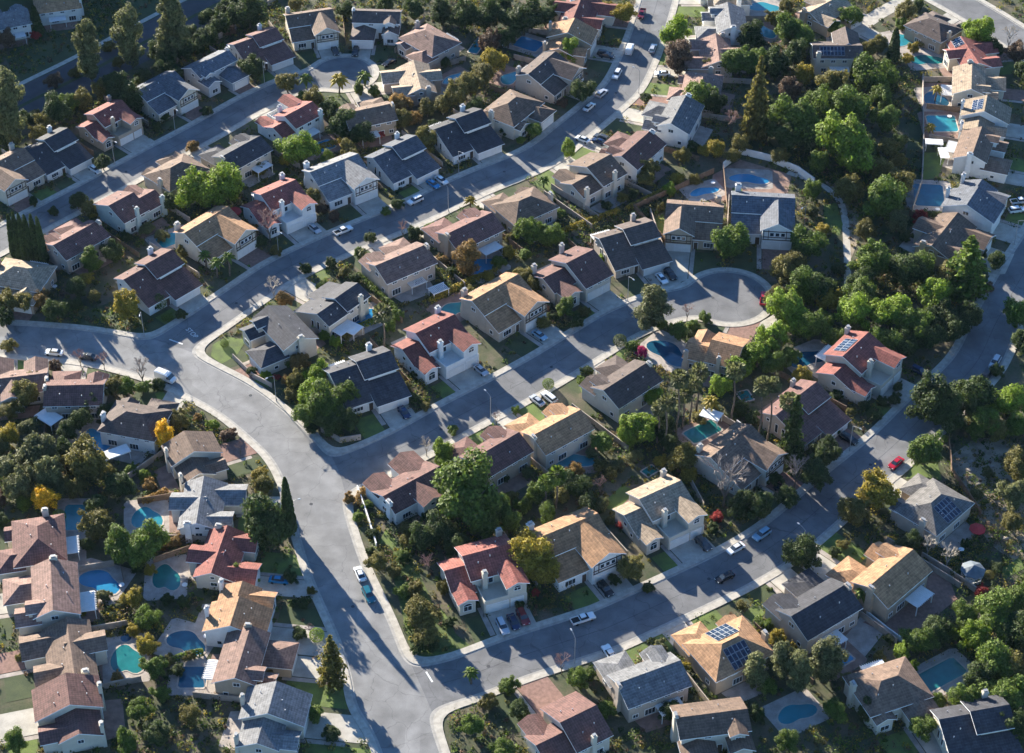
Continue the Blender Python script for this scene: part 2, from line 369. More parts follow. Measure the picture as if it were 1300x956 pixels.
# ---------------------------------------------------------------- houses
class Tpl:
    def __init__(s): s.main = None; s.W = MB(); s.R = MB(); s.parts = []; s.n = 0; s.foot = []; s.garage = None; s.T = MB()
    def wing(s, x0, x1, y0, y1, zr, tf=.43, tb=None, vr=None, axis='x', hip=(0, 0), oh=.55, zb=-.4):
        tb = tf if tb is None else tb; s.n += 1; e = s.n * .012; s.foot.append((x0, x1, y0, y1))
        if axis == 'x': u0, u1, v0, v1 = x0 + e, x1 - e, y0 + e, y1 - e; mp = lambda u, v, z: (u, v, z)
        else: u0, u1, v0, v1 = y0 + e, y1 - e, x0 + e, x1 - e; mp = lambda u, v, z: (v, u, z)
        vr = (v0 + v1) / 2 if vr is None else vr
        if s.main is None: s.main = (x0, x1, y0, y1, zr, tf, tb, vr)
        z0 = zr - tf * (vr - v0); z1 = zr - tb * (v1 - vr); d = .1
        h0 = z0 - d; h1 = z1 - d
        # walls
        for u, hp in ((u0, hip[0]), (u1, hip[1])):
            top = [(u, v1, h1), (u, vr, zr - d), (u, v0, h0)]
            if hp: t = min(h0, h1); top = [(u, v1, t), (u, v0, t)]
            if abs(v1 - vr) < .05 and not hp: top = [(u, v1, zr - d), (u, v0, h0)]
            pl = [(u, v0, zb), (u, v1, zb)] + top
            s.W.add([mp(*p) for p in pl], [tuple(range(len(pl)))])
        for v, h in ((v0, h0), (v1, h1)): s.W.add([mp(*p) for p in [(u0, v, zb), (u1, v, zb), (u1, v, h), (u0, v, h)]], [(0, 1, 2, 3)])
        # roof slab
        a0, a1 = u0 - oh, u1 + oh; b0, b1 = v0 - oh, v1 + oh; q0 = z0 - tf * oh; q1 = z1 - tb * oh; sh = abs(v1 - vr) < .05
        if sh: b1 = v1; q1 = zr
        r0 = u0 + hip[0] if hip[0] else a0; r1 = u1 - hip[1] if hip[1] else a1
        t = .2; top = [(a0, b0, q0), (a1, b0, q0), (a1, b1, q1), (a0, b1, q1)]
        if sh:
            vs = top + [(p[0], p[1], p[2] - t) for p in top]
            fs = [(0, 1, 2, 3), (7, 6, 5, 4), (0, 4, 5, 1), (1, 5, 6, 2), (2, 6, 7, 3), (3, 7, 4, 0)]
        else:
            top += [(r0, vr, zr), (r1, vr, zr)]; vs = top + [(p[0], p[1], p[2] - t) for p in top]
            fs = [(0, 1, 5, 4), (2, 3, 4, 5), (7, 6, 10, 11), (9, 8, 11, 10), (0, 6, 7, 1), (2, 8, 9, 3)]
            if hip[0]: fs += [(3, 0, 4), (6, 9, 10), (3, 9, 6, 0)]
            else: fs += [(0, 4, 10, 6), (4, 3, 9, 10)]
            if hip[1]: fs += [(1, 2, 5), (8, 7, 11), (1, 7, 8, 2)]
            else: fs += [(1, 7, 11, 5), (5, 11, 8, 2)]
        mb_ = MB(); mb_.add([mp(*p) for p in vs], fs); s.R.add(mb_.v, mb_.f)
    def part(s, name, m, matkey, loc=(0, 0, 0), rz=0, sub=None): s.parts.append((name, m, matkey, loc, rz, sub))
    def win(s, side, u, z, w=1.5, h=1.2, at=0, arch=False):
        m = win_mesh(w, h, arch); e = .05
        loc, rz = {'f': ((u, at - e, z), 0), 'b': ((u, at + e, z), math.pi), 'l': ((at - e, u, z), -math.pi / 2), 'r': ((at + e, u, z), math.pi / 2)}[side]
        s.part('window', m, None, loc, rz)
    def gdoor(s, x, y, w, h=2.25): s.part('garage_door', gdoor_mesh(w, h), None, (x, y - .05, 0), 0)
    def door(s, x, y): s.part('front_door', door_mesh(), None, (x, y - .05, 0), 0)
    def chimney(s, x, y, h, w=1.3, d=.8):
        h -= .75; w *= .9; s.part('chimney', chim_mesh(h, w, d), 'wall', (x, y, 0), 0, ('chimney_cap', cap_mesh(w, d), 'CAP', (0, 0, h)))
    def patio(s, x0, x1, y0, y1, z=2.7):
        mb = MB(); mb.box(x0, x1, y0, y1, z, z + .14)
        for x in (x0 + .2, x1 - .2): mb.box(x - .08, x + .08, y1 - .3, y1 - .14, -.3, z)
        n = int((x1 - x0) / .5)
        for i in range(n): mb.box(x0 + .1 + i * .5, x0 + .2 + i * .5, y0 + .05, y1 + .25, z + .14, z + .22)
        s.part('patio_cover', mb, 'WHITE')
CM = {}
def cached(key, fn):
    if key not in CM: CM[key] = fn()
    return CM[key]
def win_mesh(w, h, arch=False):
    def f():
        mb = MB(); t = .12; a, b = w / 2, h / 2
        for q in ((-a, a, b - t, b), (-a, a, -b, -b + t), (-a, -a + t, -b + t, b - t), (a - t, a, -b + t, b - t)): mb.box(q[0], q[1], -.05, .06, q[2], q[3], 0)
        k = max(1, round(w / .9))
        for i in range(1, k): x = -a + w * i / k; mb.box(x - .035, x + .035, -.03, .04, -b + t, b - t, 0)
        mb.box(-a + t, a - t, -.005, .05, -b + t, b - t, 1)
        if arch:
            n = 8; vs = [(0, -.04, b)]; vs += [(math.cos(math.pi * i / n) * a, -.04, b + math.sin(math.pi * i / n) * a * .75) for i in range(n + 1)]
            mb.add(vs, [(0, i + 1, i + 2) for i in range(n)], 1)
            for i in range(n):
                p, q = vs[i + 1], vs[i + 2]; mb.tube(p, q, .07, .07, 4, 0)
        return mb.mesh('window', (M['white'], M['glass']))
    return cached(('w', w, h, arch), f)
def gdoor_mesh(w, h):
    def f():
        mb = MB(); mb.box(-w / 2, w / 2, 0, .06, 0, h, 0)
        for i in range(4): mb.box(-w / 2 + .06, w / 2 - .06, -.03, .0, .06 + i * h / 4, (i + 1) * h / 4 - .03, 0)
        for x in (-w / 2 - .12, w / 2): mb.box(x, x + .12, -.05, .05, 0, h + .1, 1)
        mb.box(-w / 2 - .12, w / 2 + .12, -.05, .05, h + .1, h + .24, 1)
        return mb.mesh('garage_door', (M['panel'], M['white']))
    return cached(('g', w, h), f)
def door_mesh():
    def f():
        mb = MB(); mb.box(-.5, .5, 0, .06, 0, 2.1, 0); mb.box(-.62, -.5, -.03, .06, 0, 2.2, 1); mb.box(.5, .62, -.03, .06, 0, 2.2, 1); mb.box(-.62, .62, -.03, .06, 2.2, 2.32, 1)
        return mb.mesh('front_door', (M['timber'], M['white']))
    return cached('d', f)
def chim_mesh(h, w, d):
    def f():
        mb = MB(); mb.box(-w * .75, w * .75, -d / 2, d / 2, -.3, 2.4); mb.box(-w * .74, w * .74, -d / 2, d / 2, 2.4, 3.6, tx=w * .22); mb.box(-w / 2, w / 2, -d / 2, d / 2, 3.6, h)
        mb.box(-w / 2 - .1, w / 2 + .1, -d / 2 - .1, d / 2 + .1, h - .35, h - .1); return mb.mesh('chimney')
    return cached(('c', h, w, d), f)
def cap_mesh(w, d):
    def f():
        mb = MB(); mb.box(-w * .3, w * .3, -d * .3, d * .3, 0, .35); mb.box(-w * .38, w * .38, -d * .38, d * .38, .35, .43); return mb.mesh('chimney_cap')
    return cached(('cc', w, d), f)
def vent_mesh():
    def f():
        mb = MB(); mb.tube((0, 0, 0), (0, 0, .45), .09, .09, 6); mb.tube((0, 0, .42), (0, 0, .5), .15, .12, 6); return mb.mesh('roof_vent', (M['alu'],))
    return cached('v', f)
def tA():
    t = Tpl()
    t.wing(-7, -.4, -6, 6.2, 6.9, .43, .45, 2.5); t.wing(-.4, 7.2, -1.6, 6.4, 7.8, .43, .43, 2.4); t.wing(-.4, 7.2, -8, -1.6, 4.75, .30, 0, -1.6)
    t.garage = (-.1, 7.0, -8); t.gdoor(2.2, -8, 4.6); t.gdoor(5.75, -8, 2.2); t.door(-1.3, -6)
    t.win('f', -4.4, 1.5, 2.4, 1.3, -6)
    for x in (1.2, 3.6, 6): t.win('f', x, 5.35, 1.5, .5, -1.6)
    for x in (-5.4, -2.6): t.win('b', x, 1.4, 2, 1.5, 6.2)
    for x in (1, 3.6, 6): t.win('b', x, 4.5, 1.4, 1, 6.4)
    t.win('b', 2.2, 1.3, 2.6, 1.9, 6.4)
    t.win('l', 0.2, 2.4, 1.0, 2.2, -7); t.win('l', 2.2, 2.6, 1.0, 2.6, -7); t.win('l', 4.8, 3.8, 1, .9, -7)
    t.win('r', 2.4, 5.0, 1.6, 1, 7.2); t.win('r', -4, 1.6, 1.2, 1, 7.2)
    t.chimney(4.2, 6.7, 8.6); t.patio(-6.4, -.9, 6.3, 9.6); return t
def tB():
    t = Tpl()
    t.wing(-3, 7, -2.6, 6.6, 7.9, .43, .43, 2.2); t.wing(-7.2, -3, -3.6, 5.6, 5.7, .42, .42, 1.6); t.wing(-7.1, -3.6, -6.3, -2, 4.7, .42, axis='y')
    t.wing(2.9, 6.98, -7.4, -1.5, 7.0, .42, axis='y')
    b = MB(); b.box(-2.2, 7.04, -7.5, -2.5, -.4, 2.75); b.box(-2.2, 2.95, -7.52, -7.32, 2.75, 3.7); b.box(-2.2, -2.0, -7.3, -2.6, 2.75, 3.7); t.foot.append((-2.2, 7, -7.5, -2.5))
    t.part('balcony', b, 'wall'); t.garage = (-1.8, 6.8, -7.5); t.gdoor(.6, -7.5, 4.6, 2.2); t.gdoor(4.9, -7.5, 2.6, 2.2); t.door(-2.7, -3.2)
    t.win('f', -5.35, 1.7, 1.9, 1.5, -6.3, True); t.win('f', 4.95, 4.8, 1.6, .9, -7.4, True); t.win('f', .4, 4.1, 2.2, 1.6, -2.6)
    for x in (-1.2, 2, 5): t.win('b', x, 4.6, 1.6, 1.1, 6.6)
    for x in (-1.4, 2.4): t.win('b', x, 1.4, 2.4, 1.8, 6.6)
    t.win('b', -5, 1.5, 1.8, 1.4, 5.6); t.win('l', 1.6, 2.8, 1.2, 1.1, -7.2); t.win('l', -.8, 1.5, 1, 1.2, -7.2); t.win('r', 1.5, 4.6, 1.2, 1.1, 7)
    t.win('r', 3, 1.4, 1.6, 1.3, 7); t.chimney(-.6, -3.3, 8.4, 1.1, .9); t.chimney(6.2, 6.9, 8.4); t.patio(-2, 3.4, 6.7, 9.8); return t
def tC():
    t = Tpl()
    t.wing(-7, 7, -1.4, 6.4, 7.8, .44, .44, 2.5); t.wing(-6.9, -.2, -6.2, -1.4, 5.75, .44, 0, -1.4); t.wing(-.1, 7.05, -7.8, 1, 7.9, .56, axis='y', hip=(0, 0))
    t.garage = (.3, 6.9, -7.8); t.gdoor(2.3, -7.8, 3.8, 2.2); t.gdoor(5.5, -7.8, 2.2, 2.2); t.door(-1, -6.2)
    for x in (2.2, 3.5, 4.8): t.win('f', x, 4.4, 1.1, 1.2, -7.8)
    tm = MB()
    for x in (.3, 1.4, 5.6, 6.7): tm.box(x - .08, x + .08, -7.9, -7.78, 2.9, 5.6)
    for z in (2.85, 3.6, 5.25): tm.box(.1, 6.9, -7.92, -7.78, z - .09, z + .09)
    t.part('timber_trim', tm, 'TIMBER')
    t.win('f', -4.3, 1.6, 2.6, 1.6, -6.2); t.win('l', 2.5, 4.9, 1.5, 1.1, -7); t.win('l', -3.6, 1.6, 1.2, 1.2, -6.9)
    for x in (-4.8, -1.4, 2, 5): t.win('b', x, 4.6, 1.5, 1.1, 6.4)
    for x in (-4.4, .4): t.win('b', x, 1.4, 2.4, 1.8, 6.4)
    t.win('b', 4.6, 1.5, 1.4, 1.2, 6.4); t.win('r', -4, 4.5, 1.2, 1, 7.05); t.win('r', 3, 1.5, 1.4, 1.2, 7); t.chimney(-6.0, 6.8, 8.6, 1.5, .9); t.patio(-2.4, 3.4, 6.5, 9.6); return t
def tD():
    t = Tpl()
    t.wing(-7, 7, -2, 6.6, 7.7, .42, .46, 1.8); t.wing(.4, 7.05, -8.2, -1.4, 4.9, .38, axis='y', hip=(3.2, 0)); t.wing(-7.05, -2.6, -5.8, -1.4, 5.4, .46, axis='y')
    t.wing(-6.0, -3.0, -3.4, 1.4, 7.2, .42, axis='y')
    t.garage = (.9, 6.8, -8.2); t.gdoor(3.75, -8.2, 4.8, 2.2); t.door(-1.2, -2)
    t.win('f', -4.8, 1.6, 2.2, 1.5, -5.8); t.win('f', -4.5, 5.2, 1.4, .8, -3.4); t.win('f', 1.5, 5.0, 1.6, .7, -2)
    for x in (-5, -2, 1.4, 4.8): t.win('b', x, 4.5, 1.5, 1.05, 6.6)
    for x in (-4.6, 2.0): t.win('b', x, 1.4, 2.6, 1.9, 6.6)
    t.win('b', 5.4, 1.5, 1.4, 1.2, 6.6)
    t.win('l', 1.8, 4.9, 1.6, 1.2, -7); t.win('l', 4.4, 1.6, 1.2, 1.2, -7); t.win('r', 1.8, 4.9, 1.6, 1.2, 7); t.win('r', -4.5, 1.5, 1.2, 1, 7.05)
    t.chimney(7.4, 2.4, 8.7, .9, 1.5); t.patio(-4.6, 1.0, 6.7, 10); return t
def tG():
    t = Tpl()
    t.wing(-.6, 7.2, -6.6, 6.4, 8.0, .43, .43, .4); t.wing(-7, -.6, -2.6, 5.6, 6.0, .42, .42, 1.4); t.wing(-6.4, -2.2, -6.2, -1.4, 5.2, .44, axis='y')
    t.garage = (-.2, 7, -6.6); t.gdoor(2.2, -6.6, 4.4); t.gdoor(5.7, -6.6, 2.2); t.door(-1.4, -2.6)
    t.win('f', -4.3, 1.8, 2.0, 1.6, -6.2, True)
    for x in (.8, 3.6, 5.9): t.win('f', x, 4.1, 1.4, 1, -6.6)
    for x in (1, 4.6): t.win('b', x, 4.4, 1.5, 1.1, 6.4); t.win('b', x, 1.4, 2.2, 1.8, 6.4)
    t.win('b', -4.2, 1.5, 2.6, 1.7, 5.6); t.win('r', .4, 5, 1.6, 1.2, 7.2); t.win('r', 3.4, 1.6, 1.2, 1.2, 7.2); t.win('l', 1.4, 3, 1.4, 1.2, -7)
    t.chimney(-6.4, 6.0, 7.4, 1.3, .8); t.chimney(3, 6.8, 8.7, 1.1, .8); return t
def tH():
    t = Tpl()
    t.wing(-7, 7, -4.6, 6.2, 7.4, .44, .44, .8, hip=(5, 5)); t.wing(.6, 7.05, -8.6, -3, 5.3, .44, axis='y', hip=(3, 0)); t.wing(-6.4, -2.6, -6.4, -3, 4.9, .44, axis='y')
    t.garage = (1, 6.8, -8.6); t.gdoor(3.85, -8.6, 4.8, 2.2); t.door(-1, -4.6)
    t.win('f', -4.5, 1.6, 2.2, 1.5, -6.4); t.win('f', -1.0, 4.1, 1.2, .8, -4.6); t.win('f', 2.2, 4.2, 1.2, .6, -4.6)
    for x in (-4.6, -1, 2.6, 5.2): t.win('b', x, 4.2, 1.4, 1, 6.2)
    for x in (-4, 1.6): t.win('b', x, 1.4, 2.4, 1.8, 6.2)
    t.win('l', 1, 4.2, 1.6, 1.1, -7); t.win('r', 1, 4.2, 1.6, 1.1, 7); t.win('l', 3, 1.5, 1.4, 1.2, -7); t.win('r', 3.4, 1.5, 1.4, 1.2, 7)
    t.chimney(-7.4, 2.6, 7.8, .9, 1.4); t.patio(-1.8, 3.6, 6.3, 9.2); return t
def tL():
    t = Tpl()
    t.wing(-7.6, 7.6, -3.6, 5.6, 6.4, .44, .44, 1.4); t.wing(1.2, 7.65, -8.6, -2, 5.2, .44, axis='y'); t.wing(-7.65, -2.4, -6.4, -1, 5.6, .44, axis='y')
    t.wing(-1.6, 3.4, .6, 8.4, 6.2, .44, axis='y')
    t.garage = (1.6, 7.4, -8.6); t.gdoor(4.4, -8.6, 4.8, 2.2); t.door(-.6, -3.6)
    t.win('f', -5, 1.7, 2.4, 1.5, -6.4); t.win('b', -4.6, 1.6, 2.4, 1.6, 5.6); t.win('b', .9, 1.7, 2.6, 1.9, 8.4); t.win('b', .9, 4.1, 1.2, .9, 8.4); t.win('b', 5.4, 1.5, 2, 1.3, 5.6)
    t.win('l', 1.2, 2, 1.8, 1.3, -7.6); t.win('l', 1.4, 4.2, 1.2, .9, -7.6); t.win('r', 1.2, 2, 1.8, 1.3, 7.6); t.win('r', 1.4, 4.2, 1.2, .9, 7.6)
    t.chimney(-7.9, 3.6, 7.2, .9, 1.5); return t
M['fascia'] = mat('fascia_paint', (.42, .38, .33), .7, .1, 1)
TP = {'A': tA, 'B': tB, 'C': tC, 'D': tD, 'G': tG, 'H': tH, 'L': tL}
TC = {}
def template(k, m):
    if (k, m) in TC: return TC[(k, m)]
    t = TP[k](); out = []
    def fin(mb, name, uv=False):
        v = [(m * x, y, z) for x, y, z in mb.v]; f = [tuple(reversed(q)) for q in mb.f] if m < 0 else mb.f
        me = mesh(name, v, f)
        bm = bmesh.new(); bm.from_mesh(me)
        if uv: bmesh.ops.recalc_face_normals(bm, faces=bm.faces)
        bm.to_mesh(me); bm.free()
        if uv:
            uv_by_slope(me); me.materials.append(None); me.materials.append(M['fascia'])
            me.polygons.foreach_set('material_index', [1 if abs(q.normal.z) < .3 and q.area < 9 else 0 for q in me.polygons])
        return me
    out.append(('wall', fin(t.W, 'wall'), 'wall', (0, 0, 0), 0, None)); out.append(('roof', fin(t.R, 'roof', True), 'roof', (0, 0, 0), 0, None))
    x0, x1, y0, y1, zr, tf, tb, vr = t.main
    for fx, fy in ((.22, -.45), (.5, -.3), (.75, .5), (.35, .6)):
        x = x0 + (x1 - x0) * fx; y = vr + (fy * (vr - y0) if fy < 0 else fy * (y1 - vr)); z = zr - (tf * (vr - y) if fy < 0 else tb * (y - vr))
        t.part('roof_vent', vent_mesh(), None, (x, y, z - .1))
    for name, me, key, loc, rz, sub in t.parts:
        if isinstance(me, MB): me = fin(me, name)
        out.append((name, me, key, (m * loc[0], loc[1], loc[2]), m * rz, sub))
    g = t.garage; g = (g[0], g[1]) if m > 0 else (-g[1], -g[0])
    foot = [(a, b, c, d) if m > 0 else (-b, -a, c, d) for a, b, c, d in t.foot]
    TC[(k, m)] = (out, (g[0], g[1], t.garage[2]), foot); return TC[(k, m)]
ORD = ['first', 'second', 'third', 'fourth', 'fifth', 'sixth', 'seventh', 'eighth', 'ninth', 'tenth', 'eleventh', 'twelfth', 'thirteenth']
RN = {'charcoal': 'charcoal', 'darkbrown': 'dark brown', 'red': 'red tile', 'orange': 'orange brown', 'brown': 'brown', 'grey': 'grey', 'tan': 'tan', 'pink': 'pinkish brown', 'redbrown': 'reddish brown', 'slate': 'slate grey', 'ribbed': 'ribbed grey'}
# px, py (middle of the roof), template, mirror, roof, wall, face (px vector, None = nearest road), scale, extras
ROWS = [
 ('above the upper street', 'left', [
  (12, 216, 'C', -1, 'brown', 'cream', None, .95, ''), (67, 190, 'A', 1, 'charcoal', 'white', None, .95, ''), (137, 152, 'B', 1, 'red', 'tan', None, .92, ''),
  (206, 116, 'C', 1, 'slate', 'cream', None, .95, ''), (272, 86, 'D', 1, 'slate', 'grey', None, .92, ''), (329, 58, 'A', 1, 'redbrown', 'white', None, .95, ''),
  (395, 30, 'C', 1, 'brown', 'cream', (.4, 1), .95, ''), (478, 27, 'D', -1, 'darkbrown', 'white', (-.2, 1), .95, ''), (543, 52, 'H', 1, 'pink', 'beige', (-1, .5), 1.0, ''), (524, 99, 'L', -1, 'tan', 'beige', (-1, .1), .95, '')]),
 ('below the upper street', 'left', [
  (26, 350, 'H', 1, 'tan', 'tan', None, .95, ''), (92, 302, 'D', -1, 'redbrown', 'beige', None, .95, ''), (166, 256, 'G', 1, 'redbrown', 'teal', None, .95, ''),
  (222, 216, 'H', -1, 'brown', 'beige', None, .95, ''), (301, 192, 'D', 1, 'charcoal', 'cream', None, .95, ''), (367, 148, 'B', -1, 'red', 'white', None, .95, ''), (465, 143, 'D', -1, 'brown', 'tan', (-.6, -1), .95, '')]),
 ('above the middle street', 'left', [
  (197, 352, 'A', 1, 'redbrown', 'white', None, 1, ''), (272, 296, 'C', 1, 'orange', 'cream', None, 1, ''), (352, 258, 'B', 1, 'red', 'white', None, .98, ''),
  (431, 224, 'C', 1, 'grey', 'white', None, .98, ''), (508, 200, 'A', 1, 'slate', 'white', None, .95, ''), (588, 167, 'A', 1, 'charcoal', 'white', None, 1, ''), (653, 138, 'H', 1, 'brown', 'cream', None, .98, ''),
  (697, 93, 'C', 1, 'darkbrown', 'beige', None, .95, ''), (723, 50, 'G', 1, 'orange', 'tan', None, .95, ''), (740, 14, 'L', 1, 'red', 'cream', None, 1.0, 'sun')]),
 ('below the middle street', 'left', [
  (352, 424, 'D', 1, 'charcoal', 'cream', None, 1, ''), (420, 383, 'A', -1, 'charcoal', 'cream', None, .95, ''), (504, 331, 'D', -1, 'pink', 'beige', None, 1, ''),
  (590, 291, 'D', 1, 'redbrown', 'tan', None, 1, ''), (664, 259, 'H', 1, 'brown', 'beige', None, .95, ''), (747, 222, 'G', -1, 'brown', 'cream', None, 1, ''),
  (800, 190, 'D', -1, 'redbrown', 'white', None, .98, ''), (853, 148, 'D', -1, 'grey', 'white', (-1, -.2), 1.0, ''), (888, 108, 'H', 1, 'pink', 'beige', (-1, -.1), .92, ''),
  (905, 64, 'L', 1, 'pink', 'beige', (-1, 0), .92, ''), (918, 28, 'D', 1, 'grey', 'white', (-1, 0), .95, ''), (925, -10, 'H', -1, 'tan', 'white', (-1, 0), .95, '')]),
 ('above the cul-de-sac street', 'left', [
  (463, 479, 'A', 1, 'charcoal', 'white', None, 1.0, ''), (551, 436, 'B', 1, 'red', 'white', None, 1.02, ''), (638, 384, 'C', 1, 'orange', 'beige', None, 1.0, ''),
  (724, 347, 'G', 1, 'redbrown', 'cream', None, 1.0, ''), (800, 309, 'A', 1, 'darkbrown', 'beige', None, .98, ''), (881, 279, 'C', -1, 'brown', 'tan', (-.1, 1), .95, ''), (968, 272, 'C', 1, 'slate', 'white', (.0, 1), 1.05, '')]),
 ('below the cul-de-sac street', 'left', [
  (518, 612, 'L', -1, 'redbrown', 'white', None, .98, ''), (622, 572, 'D', 1, 'redbrown', 'tan', None, .98, ''), (700, 542, 'D', 1, 'orange', 'cream', None, .98, ''),
  (787, 484, 'D', -1, 'darkbrown', 'cream', None, 1.0, ''), (908, 440, 'G', -1, 'orange', 'beige', (.5, -1), .9, '')]),
 ('above the lower street', 'left', [
  (612, 724, 'B', 1, 'red', 'cream', None, 1.0, ''), (727, 692, 'C', 1, 'orange', 'white', None, 1.02, ''), (835, 647, 'B', 1, 'tan', 'cream', None, .98, ''), (938, 578, 'C', 1, 'brown', 'cream', None, .95, ''),
  (1020, 522, 'A', 1, 'redbrown', 'beige', None, .95, ''), (1089, 462, 'B', 1, 'red', 'cream', None, 1.02, 'sun'), (1205, 300, 'L', 1, 'brown', 'tan', (1, .35), 1.0, ''), (1240, 254, 'G', -1, 'slate', 'white', (1, .3), 1.0, '')]),
 ('below the lower street', 'left', [
  (818, 856, 'D', 1, 'grey', 'beige', None, .95, ''), (923, 820, 'H', 1, 'orange', 'tan', None, 1.0, 'sun'), (1030, 768, 'D', -1, 'charcoal', 'beige', None, 1.02, ''), (1120, 728, 'D', 1, 'orange', 'tan', None, 1.02, ''), (1183, 640, 'H', -1, 'ribbed', 'beige', None, .95, 'sun')]),
 ('on the right edge', 'top', [
  (1187, 32, 'H', 1, 'darkbrown', 'tan', (1, -.6), .95, ''), (1236, 66, 'L', 1, 'red', 'cream', (1, -.1), .95, 'sun'), (1240, 106, 'D', 1, 'tan', 'cream', (1, .1), 1.0, ''), (1250, 150, 'G', 1, 'tan', 'white', (1, .15), 1.0, 'sun'), (1247, 190, 'D', -1, 'brown', 'white', (1, .2), 1.0, '')]),
 ('left of the main road', 'top', [
  (20, 478, 'L', 1, 'pink', 'cream', (0, -1), .95, ''), (97, 492, 'D', 1, 'redbrown', 'beige', (.2, -1), .95, ''), (173, 530, 'H', -1, 'darkbrown', 'white', (.6, -1), .98, ''), (248, 578, 'G', 1, 'brown', 'cream', (1, -.3), .9, ''),
  (262, 638, 'L', 1, 'grey', 'white', (1, 0), .95, ''), (286, 701, 'L', -1, 'red', 'cream', (1, .1), .92, ''), (306, 773, 'G', -1, 'orange', 'white', (1, .1), .98, ''), (320, 838, 'D', 1, 'pink', 'tan', (1, .1), .98, ''), (345, 912, 'G', 1, 'grey', 'cream', (1, .1), .98, '')]),
 ('on the left edge', 'top', [
  (45, 686, 'H', 1, 'redbrown', 'cream', (-1, .15), 1.0, ''), (57, 755, 'D', -1, 'pink', 'cream', (-1, .15), 1.05, ''), (82, 826, 'L', -1, 'brown', 'cream', (-1, .2), 1.0, ''), (88, 902, 'G', -1, 'redbrown', 'cream', (-1, .2), 1.0, '')]),
 ('along the very bottom', 'left', [(715, 925, 'G', -1, 'redbrown', 'cream', None, 1.0, ''), (1130, 874, 'H', 1, 'brown', 'cream', (.7, 1), 1.0, ''), (905, 925, 'D', -1, 'brown', 'cream', (.3, 1), 1.0, ''), (1240, 925, 'A', 1, 'charcoal', 'cream', (.5, 1), 1.0, '')]),
 ('beyond the roads', 'left', [(6, 22, 'D', 1, 'grey', 'white', (-.4, -1), .95, ''), (72, 0, 'H', 1, 'orange', 'white', (-.2, -1), .95, ''), (1061, 62, 'C', -1, 'darkbrown', 'cream', (-.2, -1), 1.0, 'sun'), (1052, 10, 'L', 1, 'tan', 'tan', (.8, .4), .95, '')]),
]
HOUSES = []
def solar(root, k, m, sc, rows, cols, wx, y0, tan, zr, vr, side=1):
    # rows x cols of panels lying on the rear slope
    mb = MB(); pw, ph = 1.0, 1.55; ca = math.cos(math.atan(tan)); sa = math.sin(math.atan(tan))
    for i in range(cols):
        for j in range(rows):
            x = wx + i * (pw + .06); q = y0 + j * (ph + .07)
            def pt(xx, s_, h): return (m * xx, vr + side * (s_ * ca + h * sa), zr - s_ * sa + h * ca)
            for (g, h0, h1, mi) in ((0, .08, .14, 0), (.05, .14, .15, 1)):
                a = [pt(x + g, q + g, h0), pt(x + pw - g, q + g, h0), pt(x + pw - g, q + ph - g, h0), pt(x + g, q + ph - g, h0), pt(x + g, q + g, h1), pt(x + pw - g, q + g, h1), pt(x + pw - g, q + ph - g, h1), pt(x + g, q + ph - g, h1)]
                mb.add(a, [(3, 2, 1, 0), (4, 5, 6, 7), (0, 1, 5, 4), (1, 2, 6, 5), (2, 3, 7, 6), (3, 0, 4, 7)], mi)
    link('solar_array', mb.mesh('solar_array', (M['alu'], M['solar'])), root)
